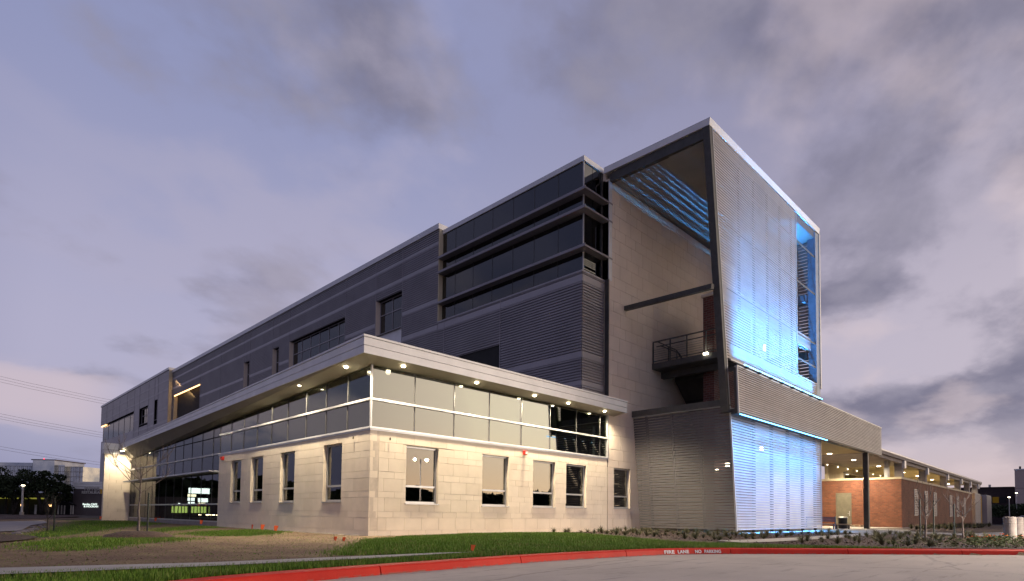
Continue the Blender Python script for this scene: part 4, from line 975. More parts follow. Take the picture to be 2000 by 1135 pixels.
MB().lathe((48, -5.55, 0.05), [(.36, 0), (.38, .04), (.38, 1.0), (.36, 1.0)], 20).build('drum', 'black', tc_, smooth=False)
MB().lathe((48, -5.55, 1.05), [(.42, 0), (.42, .07), (.30, .12), (.28, .10)], 20).build('rim', 'frame', tc_)
pa = thing('pallet', 'low pale timber pallet lying by the brick wall', 'pallet', (64, -2.2, 0.05))
for y in (-3.1, -2.2, -1.4): MB().box((63.6, y, .05), (64.9, y + .12, .2)).build('bearer', 'wood', pa)
for i in range(6): MB().box((63.6 + i * .22, -3.15, .2), (63.78 + i * .22, -1.2, .25)).build('board', 'wood', pa)
# bollards
bl = None
for i, ((x, y), lab) in enumerate(zip([(26.26, -19.42), (30.08, -19.45), (33.6, -19.5)], ['thick concrete bollard standing nearest the flower bed, leftmost of three', 'middle one of the three thick concrete bollards', 'concrete bollard cut by the right edge of the photo'])):
    if bl is None:
        bl = thing('bollard', lab, 'bollard', (x, y, 0.05), 'round concrete bollards by the walkway')
        MB().lathe((x, y, 0), [(.275, 0), (.275, .80), (.262, .815), (.275, .83), (.275, .93), (.262, .945), (.275, .96), (.275, 1.06), (.262, 1.075), (.275, 1.09), (.275, 1.19), (.24, 1.215)], 28).build('post', 'bollard', bl, smooth=False)
        MB().lathe((x, y, -.02), [(.30, 0), (.30, .05)], 24).build('base', 'concrete_base', bl)
    else: tree_copy(bl, (x, y, 0.05), lab)

# ------------------------------------------------------------------ vegetation
def grass():
    rs = np.random.RandomState(11); P = []
    def fill(poly, dens, hgt, jit=.12):
        a = np.array(poly); lo = a.min(0) - 1; hi = a.max(0) + 1; n = int((hi - lo).prod() * dens)
        x = rs.uniform(lo[0], hi[0], n); y = rs.uniform(lo[1], hi[1], n)
        wob = .5 * np.sin(x * 2.1) * np.cos(y * 1.7 + 1) * (jit > .2); jx = x + rs.normal(0, jit, n) + wob; jy = y + rs.normal(0, jit, n) + wob; kk = inpoly(jx, jy, poly); x = x[kk]; y = y[kk]
        kk = (sdist(x, y) > 0.30) & ~((x > -0.12) & (y > -0.12)); x = x[kk]; y = y[kk]
        P.append(np.stack([x, y, H(x, y) - 0.01, hgt * rs.uniform(0.45, 1.25, len(x))], 1))
    fill(LA, 1700, 0.10); fill(LB, 700, 0.10, .3); fill(LC1, 650, 0.085, .35); fill(LC2, 90, 0.10, .6); fill(LC3, 220, 0.08, .4); fill(LC4, 300, 0.08, .4)
    # stray tufts in the dry ground
    x = rs.uniform(-13, 0, 9000); y = rs.uniform(-12, 12, 9000); kk = (sdist(x, y) > .4); x = x[kk]; y = y[kk]
    P.append(np.stack([x, y, H(x, y) - .01, rs.uniform(.01, .05, len(x))], 1))
    A = np.concatenate(P); n = len(A); th = rs.uniform(0, 2 * np.pi, n); w = rs.uniform(.006, .014, n) ; ln = rs.uniform(0, .06, n); t2 = rs.uniform(0, 2 * np.pi, n)
    v = np.zeros((n, 3, 3)); c, s_ = np.cos(th) * w, np.sin(th) * w
    v[:, 0] = A[:, :3] - np.stack([c, s_, 0 * c], 1); v[:, 1] = A[:, :3] + np.stack([c, s_, 0 * c], 1); v[:, 2] = A[:, :3] + np.stack([np.cos(t2) * ln, np.sin(t2) * ln, A[:, 3]], 1)
    me = bpy.data.meshes.new('grass'); me.vertices.add(3 * n); me.vertices.foreach_set('co', (v.reshape(-1) * S).astype(np.float32))
    me.loops.add(3 * n); me.loops.foreach_set('vertex_index', np.arange(3 * n, dtype=np.int32)); me.polygons.add(n)
    me.polygons.foreach_set('loop_start', np.arange(0, 3 * n, 3, dtype=np.int32)); me.polygons.foreach_set('loop_total', np.full(n, 3, dtype=np.int32))
    me.update(); me.materials.append(M['grass']); o = bpy.data.objects.new('grass', me); link(o, (0, 0, 0)); o['kind'] = 'stuff'; o['label'] = 'short green grass blades on the lawn strips'
    return n
grass()
# mulch chips / clods
def chips(name, poly, n, m, lo_, hi_, seed, zo=0.03):
    rs = np.random.RandomState(seed); a = np.array(poly); l = a.min(0); h = a.max(0); mb = MB()
    x = rs.uniform(l[0], h[0], n * 3); y = rs.uniform(l[1], h[1], n * 3); kk = inpoly(x, y, poly) & (sdist(x, y) > .3) & ~((x > -0.1) & (y > -0.1)); x = x[kk][:n]; y = y[kk][:n]; z = H(x, y) + zo
    for i in range(len(x)):
        r = rs.uniform(lo_, hi_); t = rs.uniform(0, 6.28, 3); e = np.stack([np.cos(t), np.sin(t)], 1) * r
        mb.add([(x[i] + e[0, 0], y[i] + e[0, 1], z[i]), (x[i] + e[1, 0] , y[i] + e[1, 1], z[i] + .01), (x[i] + e[2, 0] * .5, y[i] + e[2, 1] * .5, z[i] + r * rs.uniform(.3, 1.0))], [(0, 1, 2)])
    return mb.build(name, m, kind='stuff')
o = chips('soil_clods', [(-13, -12), (-6, -12), (-1, -3), (-0.5, 8), (-9, 8), (-13, 0)], 6000, 'ground', .010, .03, 5, 0.0); o['label'] = 'loose brown soil clods on the bare ground'
o = chips('mulch_chips', [(6.6, -15.5), (9.9, -20.4), (20, -28.5), (26, -22.5), (29.5, -19), (33, -15.5), (17, -14), (9, -14), (8.9, -11.8), (29, -11.7), (21.5, -8.3), (21, -.5), (10, -1.5)], 9000, 'mulch', .02, .06, 6, 0.04); o['label'] = 'loose brown mulch chips covering the planting bed'

def spiky(seed, h=0.42, n=34, m='spiky'):
    rs = random.Random(seed); mb = MB()
    for i in range(n):
        a = rs.uniform(0, 6.283); sp = rs.uniform(.10, .55); hh_ = h * rs.uniform(.45, 1.1) * (1.1 - sp * .9); w = .010
        dx, dy = math.cos(a), math.sin(a); px, py = -dy * w, dx * w
        p1 = (dx * sp * .35, dy * sp * .35, hh_ * .6); p2 = (dx * sp, dy * sp, hh_ * rs.uniform(.75, 1.05))
        mb.add([(px, py, 0), (-px, -py, 0), (p1[0] - px * .7, p1[1] - py * .7, p1[2]), (p1[0] + px * .7, p1[1] + py * .7, p1[2]), p2], [(0, 1, 2, 3), (3, 2, 4)])
    return mb
def herb(seed, h=0.34, n=70, fl=0):
    rs = random.Random(seed); mb = MB(); f = MB()
    for i in range(n):
        a = rs.uniform(0, 6.283); r = rs.uniform(0, .30); z = rs.uniform(.02, h) * (1 - r); s_ = rs.uniform(.03, .06); b = rs.uniform(0, 6.28); t = rs.uniform(-.6, .6)
        c = Vector((math.cos(a) * r, math.sin(a) * r, z)); u = Vector((math.cos(b), math.sin(b), t)) * s_; v = Vector((-math.sin(b), math.cos(b), rs.uniform(-.5, .5))) * s_ * .5
        mb.add([c - u, c + v, c + u, c - v], [(0, 1, 2, 3)])
        if i % 9 == 0: mb.add([(0, 0, 0), (.008, 0, 0), tuple(c)], [(0, 1, 2)])
    for i in range(fl):
        a = rs.uniform(0, 6.283); r = rs.uniform(0, .22); f.lathe((math.cos(a) * r, math.sin(a) * r, h * rs.uniform(.8, 1.05)), [(.010, 0), (.032, .012), (.028, .026), (.01, .034)], 6)
    return mb, f
def proto_mesh(mb, name, m):
    me = bpy.data.meshes.new(name); me.from_pydata([tuple(c * S for c in v) for v in mb.v], [], mb.f); me.materials.append(M[m]); return me
SP = [proto_mesh(spiky(i, 0.27 + .05 * i, 70), 'spiky_plant', 'spiky') for i in range(4)]
HB_ = []
for i in range(4): a, f = herb(40 + i, fl=0); HB_.append(proto_mesh(a, 'herb_plant', 'herb'))
HF = []
for i in range(3):
    a, f = herb(60 + i, .30, 70, 5); HF.append((proto_mesh(a, 'herb_plant', 'herb'), proto_mesh(f, 'flower_heads', 'flower')))
WALK = [(21.0, -6.9), (50, -6.9), (50, -10.4), (40.5, -12.5), (38.9, -16.3), (53.0, -17.5), (65, -20.5), (34.11, -26.0), (27.5, -22.5), (29.5, -19.0), (33.5, -15.6), (33.69, -13.3), (30, -12.9), (17.65, -13.6), (8.9, -13.7), (7.2, -13.5), (8.35, -12.0), (12.06, -12.2), (29.0, -11.9), (31.55, -9.2), (21.5, -8.1)]
BED = [(9.9, -1.5), (17, -0.5), (21.0, -0.5), (21.6, -8.4), (31, -9.5), (36.5, -14.5), (29.5, -19.0), (26, -22.5), (20, -28), (10.1, -20.3), (7.6, -18.2), (6.9, -15.65), (7.2, -10.3), (9.2, -5.2)]
rs = random.Random(5)
def near(pts, p, dmin): return any((p[0] - q[0]) ** 2 + (p[1] - q[1]) ** 2 < dmin * dmin for q in pts)
def oneplant(x, y, kind, lab, grp):
    zz = float(H(x, y)[0]) + .03; i = rs.randrange(3); sc = rs.uniform(.75, 1.25)
    if kind == 's': o = bpy.data.objects.new('spiky_plant', SP[rs.randrange(4)])
    elif kind == 'h': o = bpy.data.objects.new('leafy_plant', HB_[rs.randrange(4)])
    else:
        o = bpy.data.objects.new('flowering_plant', HF[i][0])
    link(o, (x, y, zz)); o.scale = (sc, sc, sc); o.rotation_euler = (0, 0, rs.uniform(0, 6.28)); tag(o, lab, 'plant', grp)
    if kind == 'f':
        f = bpy.data.objects.new('flower_heads', HF[i][1]); col.objects.link(f); f.parent = o; W[f.name] = W[o.name]
pts = []
n = 0
while n < 190:
    x = rs.uniform(9, 36); y = rs.uniform(-19, -0.4)
    xa, ya = np.array([x]), np.array([y])
    if not inpoly(xa, ya, BED)[0] or inpoly(xa, ya, WALK)[0] or near(pts, (x, y), .58): continue
    pts.append((x, y)); n += 1
    oneplant(x, y, 's', 'small spiky grey green plant in the mulch bed before the louvred tower', 'spiky plants in the mulch bed')
n = 0
p0 = np.array([7.6, -18.0]); p1 = np.array([27.5, -21.8])
while n < 85:
    t = rs.random(); off = rs.uniform(0, 1)
    a = np.array([7.9, -17.6]) * (1 - t) + np.array([26.5, -20.6]) * t; b = np.array([9.2, -19.6]) * (1 - t) + np.array([21, -27.0]) * t
    p = a * (1 - off) + b * off; x, y = float(p[0]), float(p[1])
    if near(pts, (x, y), .42) or sdist(x, y)[0] < .7 or inpoly(np.array([x]), np.array([y]), WALK)[0]: continue
    pts.append((x, y)); n += 1
    kf = rs.random() < 0.30 and t > .25
    oneplant(x, y, 'f' if kf else 'h', 'low leafy plant with orange flowers behind the red kerb' if kf else 'low yellowish green leafy plant behind the red kerb', 'orange flowering plants along the kerb' if kf else 'leafy plants along the kerb')
n = 0
HBp = [(52, -8.9), (118, -8.9), (100, -11.5), (60, -13.5), (50, -13)]
while n < 70:
    x = rs.uniform(46, 118); y = rs.uniform(-14, -8)
    if not inpoly(np.array([x]), np.array([y]), HBp)[0] or near(pts, (x, y), .8): continue
    pts.append((x, y)); n += 1; oneplant(x, y, 's', 'dark grassy plant in the bed along the brick hall', 'grassy plants along the brick hall')
    bpy.context.scene.collection.objects[-1].scale = (2.0, 2.0, 1.9)

def bare_tree(name, lab, x, y, hgt, seed, r0=.045, spread=.55, trunkfrac=.36, group=None, levels=3, zb=None, nmain=7, mt='bark'):
    z0 = float(H(x, y)[0]) if zb is None else zb; rs = random.Random(seed); t = thing(name, lab, 'tree', (x, y, z0), group)
    tr = MB(); br = MB(); pts = []; n = 8
    for i in range(n + 1):
        f = i / n; pts.append(Vector((x + rs.uniform(-.02, .02) * (i > 0), y + rs.uniform(-.02, .02) * (i > 0), z0 - .05 + hgt * .96 * f)))
    tr.tube(pts, [r0 * (1.25 if i == 0 else 1 - .8 * i / n) for i in range(n + 1)], 8)
    tr.build('trunk', mt, t, smooth=True)
    def grow(p, dirv, ln, r, lev):
        q = [p]; dv = dirv.normalized(); seg = 5
        for i in range(seg):
            dv = (dv + Vector((rs.uniform(-.16, .16), rs.uniform(-.16, .16), rs.uniform(-.02, .20)))).normalized(); q.append(q[-1] + dv * ln / seg)
        br.tube(q, [r * (1 - .75 * i / seg) for i in range(seg + 1)], 5, cap=False)
        if lev > 0:
            for _ in range(rs.choice((3, 4, 4))):
                i = rs.randrange(1, seg + 1); d2 = (dv + Vector((rs.uniform(-1, 1), rs.uniform(-1, 1), rs.uniform(-.1, .7))) * .75)
                grow(q[i], d2, ln * rs.uniform(.4, .62), r * .52, lev - 1)
    for i in range(nmain):
        f = trunkfrac + (1 - trunkfrac) * i / nmain * .8; a = rs.uniform(0, 6.28) if i else 0.3; a = i * 2.4 + rs.uniform(-.4, .4)
        grow(Vector((x, y, z0 + hgt * f * .96)), Vector((math.cos(a) * spread, math.sin(a) * spread, .62)), hgt * rs.uniform(.36, .48) * (1.15 - .6 * (f - trunkfrac)), r0 * .42, levels - 1)
    br.build('branches', mt, t)
    return t
bare_tree('young_tree', 'bare young tree in a mulch ring on the lawn before the glass wall', -8.26, 1.96, 2.75, 3, .05, .85, .60, 'bare young trees', 3)
bare_tree('young_tree', 'left one of the two bare young trees before the brick hall', 20.57, -16.74, 2.35, 8, .05, .5, .38, 'bare young trees', 3)
bare_tree('young_tree', 'right one of the two bare young trees before the brick hall', 25.83, -17.51, 2.3, 12, .05, .6, .42, 'bare young trees', 3)
bare_tree('young_tree', 'small dim bare tree near the left edge behind the mulch mound', -9.53, 13.32, 1.6, 17, .04, .35, .35, 'bare young trees', 3, mt='darkbark')
bare_tree('bare_tree', 'bare tree whose twigs enter at the left edge of the photo', -13.45, 2.0, 2.6, 23, .06, .8, .3, None, 3, nmain=9)
for i, (x, y, h_, lx, lab) in enumerate([(-7.85, 2.5, 1.65, 0, 'dark green stake beside the young tree in the mulch ring'), (19.42, -16.73, 1.95, .03, 'tilted dark stake left of the left tree by the brick hall'), (21.3, -16.95, 1.95, .1, 'tilted dark stake right of the left tree by the brick hall'), (24.7, -17.3, 1.85, .02, 'dark stake touching the right tree by the brick hall'), (-9.25, 13.5, 1.7, 0, 'thin dark stake beside the dim tree at far left')]):
    z0 = float(H(x, y)[0]); tag(MB().tube([(x, y, z0 - .05), (x + lx, y, z0 + h_)], .032, 6).build('tree_stake', 'stake', base=True), lab, 'stake', 'tree stakes')
# mulch ring
mb = MB(); vs = [(-8.35, 1.6, float(H(-8.35, 1.6)[0]) + .17)]; R_ = [(1.2, -.02), (0.95, .13), (0.5, .24)]
rsn = random.Random(2)
mb = MB(); c0 = (-8.35, 1.5)
ring = []
for (r, z) in R_:
    for j in range(28): a = j / 28 * 6.2832; rr = r * rsn.uniform(.94, 1.06); xx, yy = c0[0] + math.cos(a) * rr * 1.0, c0[1] + math.sin(a) * rr; ring.append((xx, yy, float(H(xx, yy)[0]) + z - .005))
fs = [(i * 28 + j, i * 28 + (j + 1) % 28, (i + 1) * 28 + (j + 1) % 28, (i + 1) * 28 + j) for i in range(2) for j in range(28)] + [tuple(range(56, 84))]
mb.add(ring, fs); struct(mb.build('mulch_ring', 'mulch', smooth=True))

def flag(x, y, lab, h=.17, a=0.3, s_=.085):
    z0 = float(H(x, y)[0]); t = thing('marker_flag', lab, 'flag', (x, y, z0), 'orange marker flags in the lawn')
    MB().tube([(x, y, z0 - .02), (x, y, z0 + h)], .005, 4).build('wire', 'black', t)
    dx, dy = math.cos(a) * s_, math.sin(a) * s_; th = .004
    mb = MB(); mb.hexa([(x, y, z0 + h - s_ * 1.1), (x + dx * .6, y + dy * .6 + .01, z0 + h - s_ * 1.3), (x + dx * .6, y + dy * .6 + .014, z0 + h - s_ * 1.3), (x, y + th, z0 + h - s_ * 1.1)], [(x, y, z0 + h), (x + dx, y + dy, z0 + h - .01), (x + dx, y + dy + th, z0 + h - .01), (x, y + th, z0 + h)])
    mb.build('flag', 'orange', t)
for (x, y, lab, a, h_) in [(-.72, 11.07, 'leftmost thin orange flag by the foot of the stone wall', -1.5, .3), (-1.01, 9.08, 'orange flag by the stone wall, between its two neighbours', -.7, .34), (-1.09, 7.19, 'orange flag at the end of the grass tongue by the stone wall', -.7, .32), (-3.41, -3.34, 'left flag of the orange pair near the stone corner', -.7, .16), (-3.30, -3.75, 'right flag of the orange pair near the stone corner', -.7, .15), (-2.4, 42.0, 'orange flag at the foot of the far stone pier', -.7, .4), (-.3, 32.5, 'small red orange flag below the glass wall near the pier', -.7, .4), (-.3, 21.2, 'orange flag below the glass wall nearest the stone wing', -.7, .38), (-4.42, -11.9, 'tilted orange flag in the grass beside the red kerb', -.5, .2)]:
    flag(x, y, lab, h_, a, .12 if y < 5 else .22)

# live oaks
def oak(x, y, h_, rad, lab, seed, n=5200, leaf=.26, cat_grp='dark live oaks along the far car park', zb=0, nl=7):
    rs = np.random.RandomState(seed); t = thing('oak_tree', lab, 'tree', (x, y, zb), cat_grp)
    tr = MB(); rr = random.Random(seed)
    for i in range(3):
        a = rr.uniform(0, 6.28); tr.tube([(x, y, zb - .1), (x + math.cos(a) * rad * .12, y + math.sin(a) * rad * .12, zb + h_ * .25), (x + math.cos(a) * rad * .35, y + math.sin(a) * rad * .35, zb + h_ * .5), (x + math.cos(a) * rad * .5, y + math.sin(a) * rad * .5, zb + h_ * .7)], [.3, .22, .14, .06], 7)
    tr.build('trunk', 'darkbark', t, smooth=True)
    cs = []
    for i in range(nl * 3):
        a = rs.uniform(0, 6.28); r = rad * np.sqrt(rs.uniform(0, .75)); cs.append((x + np.cos(a) * r, y + np.sin(a) * r, zb + h_ * rs.uniform(.42, .86) * (1 - .18 * (r / rad) ** 2), rad * rs.uniform(.16, .34)))
    cs = np.array(cs); pk = rs.randint(0, len(cs), n); dv = rs.normal(size=(n, 3)); dv /= np.linalg.norm(dv, axis=1)[:, None]; rad_ = cs[pk, 3] * rs.uniform(.55, 1.08, n)
    c = cs[pk, :3] + dv * rad_[:, None] * [1, 1, .72]
    u = rs.normal(size=(n, 3)); u /= np.linalg.norm(u, axis=1)[:, None]; v = np.cross(u, rs.normal(size=(n, 3))); v /= np.linalg.norm(v, axis=1)[:, None]
    u *= leaf * rs.uniform(.5, 1, n)[:, None]; v *= leaf * .6
    q = np.stack([c - u, c + v, c + u, c - v], 1).reshape(-1, 3); o0 = np.array([x, y, zb])
    me = bpy.data.meshes.new('crown'); me.from_pydata(((q - o0) * S).tolist(), [], np.arange(4 * n).reshape(-1, 4).tolist()); me.materials.append(M['oak'])
    ob_ = bpy.data.objects.new('crown', me); link(ob_, (x, y, zb), t); return t
for i, (x, y, h_, rd, lab) in enumerate([(-5.8, 128, 9.3, 6.0, 'live oak cut by the left edge of the photo'), (-1.6, 124, 9.6, 5.4, 'tall rounded live oak behind the street lamp'), (2.2, 120, 9.4, 4.6, 'live oak standing third from the left edge'), (3.9, 118, 7.2, 2.5, 'smaller live oak touching the grey restaurant'), (-8.5, 108, 6.6, 3.6, 'low oak crown in front at the far left')]):
    oak(x, y, h_, rd, lab, 31 + i, 4200)
for i, (x, y, h_, rd, lab) in enumerate([(172, -14.5, 6.6, 6.0, 'dark bushy tree before the brown building on the right'), (160, -19, 6.2, 5.0, 'dark tree left of the bollards in the right background'), (150, -21, 6.6, 5.0, 'dark tree above the bollards at the right edge'), (176, -7, 5.4, 5, 'dark tree just right of the far metal pier')]):
    oak(x, y, h_, rd, lab, 51 + i, 4200, .3, 'dark trees in the right background')

# ------------------------------------------------------------------ left background
rest = thing('restaurant', 'grey restaurant building with pale parapet and lit lettering', 'building', (12, 114, 0))
# front wall plane roughly square to the view
A_ = Vector((6.9, 120.2, 0)); B_ = Vector((16.5, 109.6, 0)); dr = (B_ - A_).normalized(); nr = Vector((-dr.y, dr.x, 0)) * -1
if nr.dot(CAM - A_) < 0: nr = -nr
def rbox(mb, s0, s1, d0, d1, z0, z1):
    p = lambda s_, d_, z_: tuple(A_ + dr * s_ + nr * d_ + Vector((0, 0, z_)))
    return mb.hexa([p(s0, d0, z0), p(s1, d0, z0), p(s1, d1, z0), p(s0, d1, z0)], [p(s0, d0, z1), p(s1, d0, z1), p(s1, d1, z1), p(s0, d1, z1)])
rbox(MB(), 0, 14, 0, -12, -.2, 5.0).build('wall', 'restaurant', rest)
for i in range(3): rbox(MB(), -.1, 14, .08, -12, 5.02 + i * .5, 5.02 + i * .5 + .44).build('parapet_band', 'white', rest)
emptyparent_text('PEPPER', 1.05, 'letters', rest, tuple(A_ + dr * 2.35 + nr * .18 + Vector((0, 0, 4.75))), tuple(dr), (0, 0, 1), .05, 'sign_lettering', .02, .95)
emptyparent_text('RESTAURANT', .72, 'letters', rest, tuple(A_ + dr * 1.8 + nr * .12 + Vector((0, 0, 4.1))), tuple(dr), (0, 0, 1), .05, 'sign_lettering', .02, 1.05)
emptyparent_text('Bambu CAFE', .50, 'signsoft', rest, tuple(A_ + dr * 2.1 + nr * .12 + Vector((0, 0, 1.85))), tuple(dr), (0, 0, 1), .02, 'lit_lettering', .008, 1.1)
emptyparent_text('& HOOKAH', .50, 'signsoft', rest, tuple(A_ + dr * 2.35 + nr * .12 + Vector((0, 0, 1.42))), tuple(dr), (0, 0, 1), .02, 'lit_lettering', .008, 1.1)
rbox(MB(), 5.6, 6.6, .2, .05, 4.1, 5.0).build('sign_emblem', 'yellow', rest)
# long low shopfront behind the oaks
shop = thing('shopfront', 'low dark shopfront with a dim yellow light line behind the oaks', 'building', (-4, 136, 0))
A2 = Vector((-14.5, 146, 0)); B2 = Vector((6.0, 124.5, 0)); d2 = (B2 - A2).normalized(); n2_ = Vector((d2.y, -d2.x, 0))
if n2_.dot(CAM - A2) < 0: n2_ = -n2_
def sbox(s0, s1, d0, d1, z0, z1):
    p = lambda s_, d_, z_: tuple(A2 + d2 * s_ + n2_ * d_ + Vector((0, 0, z_)))
    return MB().hexa([p(s0, d0, z0), p(s1, d0, z0), p(s1, d1, z0), p(s0, d1, z0)], [p(s0, d0, z1), p(s1, d0, z1), p(s1, d1, z1), p(s0, d1, z1)])
sbox(0, 29.5, 0, -6, -.2, 4.2).build('wall', 'dark', shop)
sbox(0, 28, 1.4, 0.0, 2.95, 3.2).build('awning', 'storelight', shop)
for s_ in (8, 13.5, 19, 23.4): sbox(s_, s_ + .5, 1.5, 1.2, 0, 2.9).build('column', 'darkbark', shop)
for s_, m_ in ((13.2, 'signred'), (21.0, 'warmstrip'), (26.8, 'warmstrip')): sbox(s_, s_ + .45, .1, .02, 1.5, 1.9).build('lit_window', m_, shop)
for (x, y, lab) in ((1.7, 125.0, 'left white square post before the dark shopfront'), (4.8, 121.9, 'right white square post before the dark shopfront')):
    t = thing('white_post', lab, 'post', (x, y, 0), 'white posts by the far car park'); MB().box((x - .16, y - .16, -.05), (x + .16, y + .16, 1.7)).build('shaft', 'white', t); MB().box((x - .2, y - .2, 1.7), (x + .2, y + .2, 1.78)).build('cap', 'white', t)
for (x, y, lab) in ((5.4, 121.3, 'left pale leg of the dark gate'), (6.9, 119.8, 'right pale leg of the dark gate')): pass
gt = thing('entrance_shelter', 'small dark roofed shelter on pale legs beside the restaurant', 'shelter', (6.0, 120.5, 0))
mb = MB(); mb.hexa([(4.9, 121.7, 1.75), (7.2, 119.3, 1.75), (7.6, 119.7, 1.75), (5.3, 122.1, 1.75)], [(5.2, 121.4, 2.7), (6.6, 119.9, 2.2), (6.9, 120.2, 2.2), (5.5, 121.7, 2.7)]); mb.build('roof', 'dark', gt)
for (x, y) in ((5.3, 121.2), (5.7, 120.8), (6.6, 119.9), (6.9, 119.6)): MB().box((x - .1, y - .1, 0), (x + .1, y + .1, 1.75)).build('leg', 'letters', gt)
def lamp_post(x, y, h_, lab, heads=1, base=True, r=.09):
    t = thing('street_lamp', lab, 'street lamp', (x, y, 0), 'street lamps')
    if base: MB().lathe((x, y, -.05), [(.3, 0), (.3, .55)], 14).build('base', 'concrete', t)
    MB().tube([(x, y, 0), (x, y, h_)], [r, r * .8], 8).build('pole', 'letters', t)
    for i in range(heads):
        o_ = (0 if heads == 1 else (-.55 + 1.1 * i)); MB().box((x - .22 + o_, y - .2 + -o_, h_), (x + .22 + o_, y + .2 - o_, h_ + .12)).build('lamp_head', 'lampwhite', t)
    return t
lamp_post(-2.9, 97, 4.6, 'lit street lamp on a round concrete base before the oaks at left', r=.16)
lamp_post(171, -9.3, 7.5, 'lit street lamp above the far grey metal pier at right', base=False)
lamp_post(155, -9.2, 6.0, 'shorter lit lamp touching the far grey metal pier', base=False)
# mirrored office tower
of = thing('office_tower', 'large mirrored glass office tower rising behind the oaks', 'building', (40, 490, 0))
def viewbox(p, q, z0, z1, depth, m, name, par):
    p = Vector(p); q = Vector(q); d_ = (q - p).normalized(); n_ = Vector((-d_.y, d_.x, 0))
    if n_.dot(CAM - p) > 0: n_ = -n_
    a, b, c, e = p, q, q + n_ * depth, p + n_ * depth
    return MB().hexa([(v.x, v.y, z0) for v in (a, b, c, e)], [(v.x, v.y, z1) for v in (a, b, c, e)]).build(name, m, par)
viewbox((10, 518, 0), (37.3, 491.3, 0), 0, 32.3, 30, 'officeglass', 'glass_block', of)
viewbox((37.1, 488, 0), (47.6, 478.5, 0), 0, 33.9, 30, 'officeglass', 'glass_block', of)
viewbox((36.2, 489, 0), (48.2, 478, 0), 33.95, 34.6, 30, 'restaurant', 'plant_room', of)
viewbox((47.6, 481.1, 0), (53.0, 475.7, 0), 0, 31.0, 30, 'officeglass', 'glass_block', of)
viewbox((54, 478, 0), (62, 468, 0), 0, 30.0, 30, 'officeglass', 'glass_block', of)
for i in range(9): viewbox((10, 517.6, 0), (62, 466, 0), 3.4 * i + 2.6, 3.4 * i + 2.75, .3, 'restaurant', 'floor_line', of)
for i in range(26):
    f = i / 26; x = 10 + 52 * f; y = 517.5 - 51.3 * f; MB().box((x - .08, y - .4, 0), (x + .08, y - .2, 29.8)).build('mullion', 'restaurant', of)
MB().box((42.3, 484, 34.6), (42.9, 484.6, 35.3)).build('beacon', 'redbeacon', of)
# power lines
pw = thing('power_lines', 'bundles of thin overhead power lines crossing the sky at far left', 'power line', (-20, 300, 0))
for z, x0 in ((86, 0), (84.5, 0), (83, 0), (66, 0), (64.5, 0), (63.2, 0), (48.5, 0), (47, 0)):
    pts_ = []
    for i in range(13):
        f = i / 12; pts_.append((-60 + 330 * f, 372 - 40 * f, z * 0.93 - 18 * f + 14 * (2 * f - 1) ** 2 - 14))
    MB().tube(pts_, .055, 4).build('wire', 'restaurant', pw)
# rocks at left
for i in range(16):
    a = random.uniform(0, 1); x = -10.9 + a * 2.6 + random.uniform(-.2, .2); y = 10.5 + a * 14 + random.uniform(-1, 1); r = random.uniform(.10, .22); zz = float(H(x, y)[0])
    mb = MB().lathe((x, y, zz - .03), [(r, 0), (r * 1.05, r * .35), (r * .6, r * .7), (r * .2, r * .78)], 7)
    mb.v = [(vx + random.uniform(-.03, .03), vy + random.uniform(-.03, .03), vz) for vx, vy, vz in mb.v]
    tag(mb.build('rock', 'rock'), 'rough grey rock beside the path at the far left', 'rock', 'rocks beside the far left path')

# ------------------------------------------------------------------ right background
db = thing('brown_building', 'long dark brown building with a few lit windows at right', 'building', (210, -2, 0))
MB().box((190, -7.4, -.3), (260, 40, 9.6)).build('wall', 'darkbrick', db)
MB().hexa([(189.8, -7.5, 9.6), (260, -7.5, 9.6), (260, 30, 9.6), (189.8, 30, 9.6)], [(189.8, -7.5, 9.9), (260, -7.5, 9.9), (260, 30, 9.9), (189.8, 30, 9.9)]).build('parapet', 'darkbrick', db)
for i in range(8): MB().box((189.9, -5.8 + i * 1.5, 5.6), (189.99, -4.5 + i * 1.5, 7.2)).build('window', 'winlit' if i in (1,) else 'dark', db)
MB().box((191, -2.6, 9.9), (191.5, -2.1, 10.6)).build('vent', 'letters', db); MB().box((191, -.2, 9.9), (191.5, .2, 10.5)).build('vent', 'letters', db)
bb = thing('beige_building', 'pale beige building cut by the right edge of the photo', 'building', (190, -18, 0))
MB().box((180, -40, -.3), (240, -8.4, 13.6)).build('wall', 'beige', bb)
MB().box((179.9, -40, 13.6), (240, -8.3, 13.9)).build('coping', 'light_metal', bb)
for z in (4.5, 9.0): MB().box((179.97, -40, z), (180.0, -8.5, z + .06)).build('joint', 'darkbrick', bb)
MB().box((181, -9.6, 13.9), (181.4, -9.2, 14.6)).build('vent', 'darkbrick', bb)
pcar = thing('parked_car', 'pale parked car half hidden beyond the far pier', 'car', (140, -10.5, 0))
def car(t, x, y, m):
    b = MB(); pr_ = [(-2.6, .45), (-2.6, 1.0), (-1.9, 1.25), (-1.2, 1.95), (.9, 1.95), (1.7, 1.3), (2.5, 1.1), (2.65, .5)]
    n_ = len(pr_); b.add([(x - 1.1, y + a, z) for a, z in pr_] + [(x + 1.1, y + a, z) for a, z in pr_], [tuple(range(n_)), tuple(reversed(range(n_, 2 * n_)))] + [(i, i + n_, (i + 1) % n_ + n_, (i + 1) % n_) for i in range(n_)])
    b.build('body', m, t, bevel=.08)
    for s_ in (-1.0, 1.0):
        for a in (-1.6, 1.6): MB().tube([(x + s_ * 1.12, y + a, .42), (x + s_ * .8, y + a, .42)], .42, 14).build('wheel', 'black', t)
    MB().box((x - 1.12, y - 1.0, 1.35), (x + 1.12, y + .8, 1.85)).build('window', 'dark', t)
car(pcar, 150, -12.4, 'white')

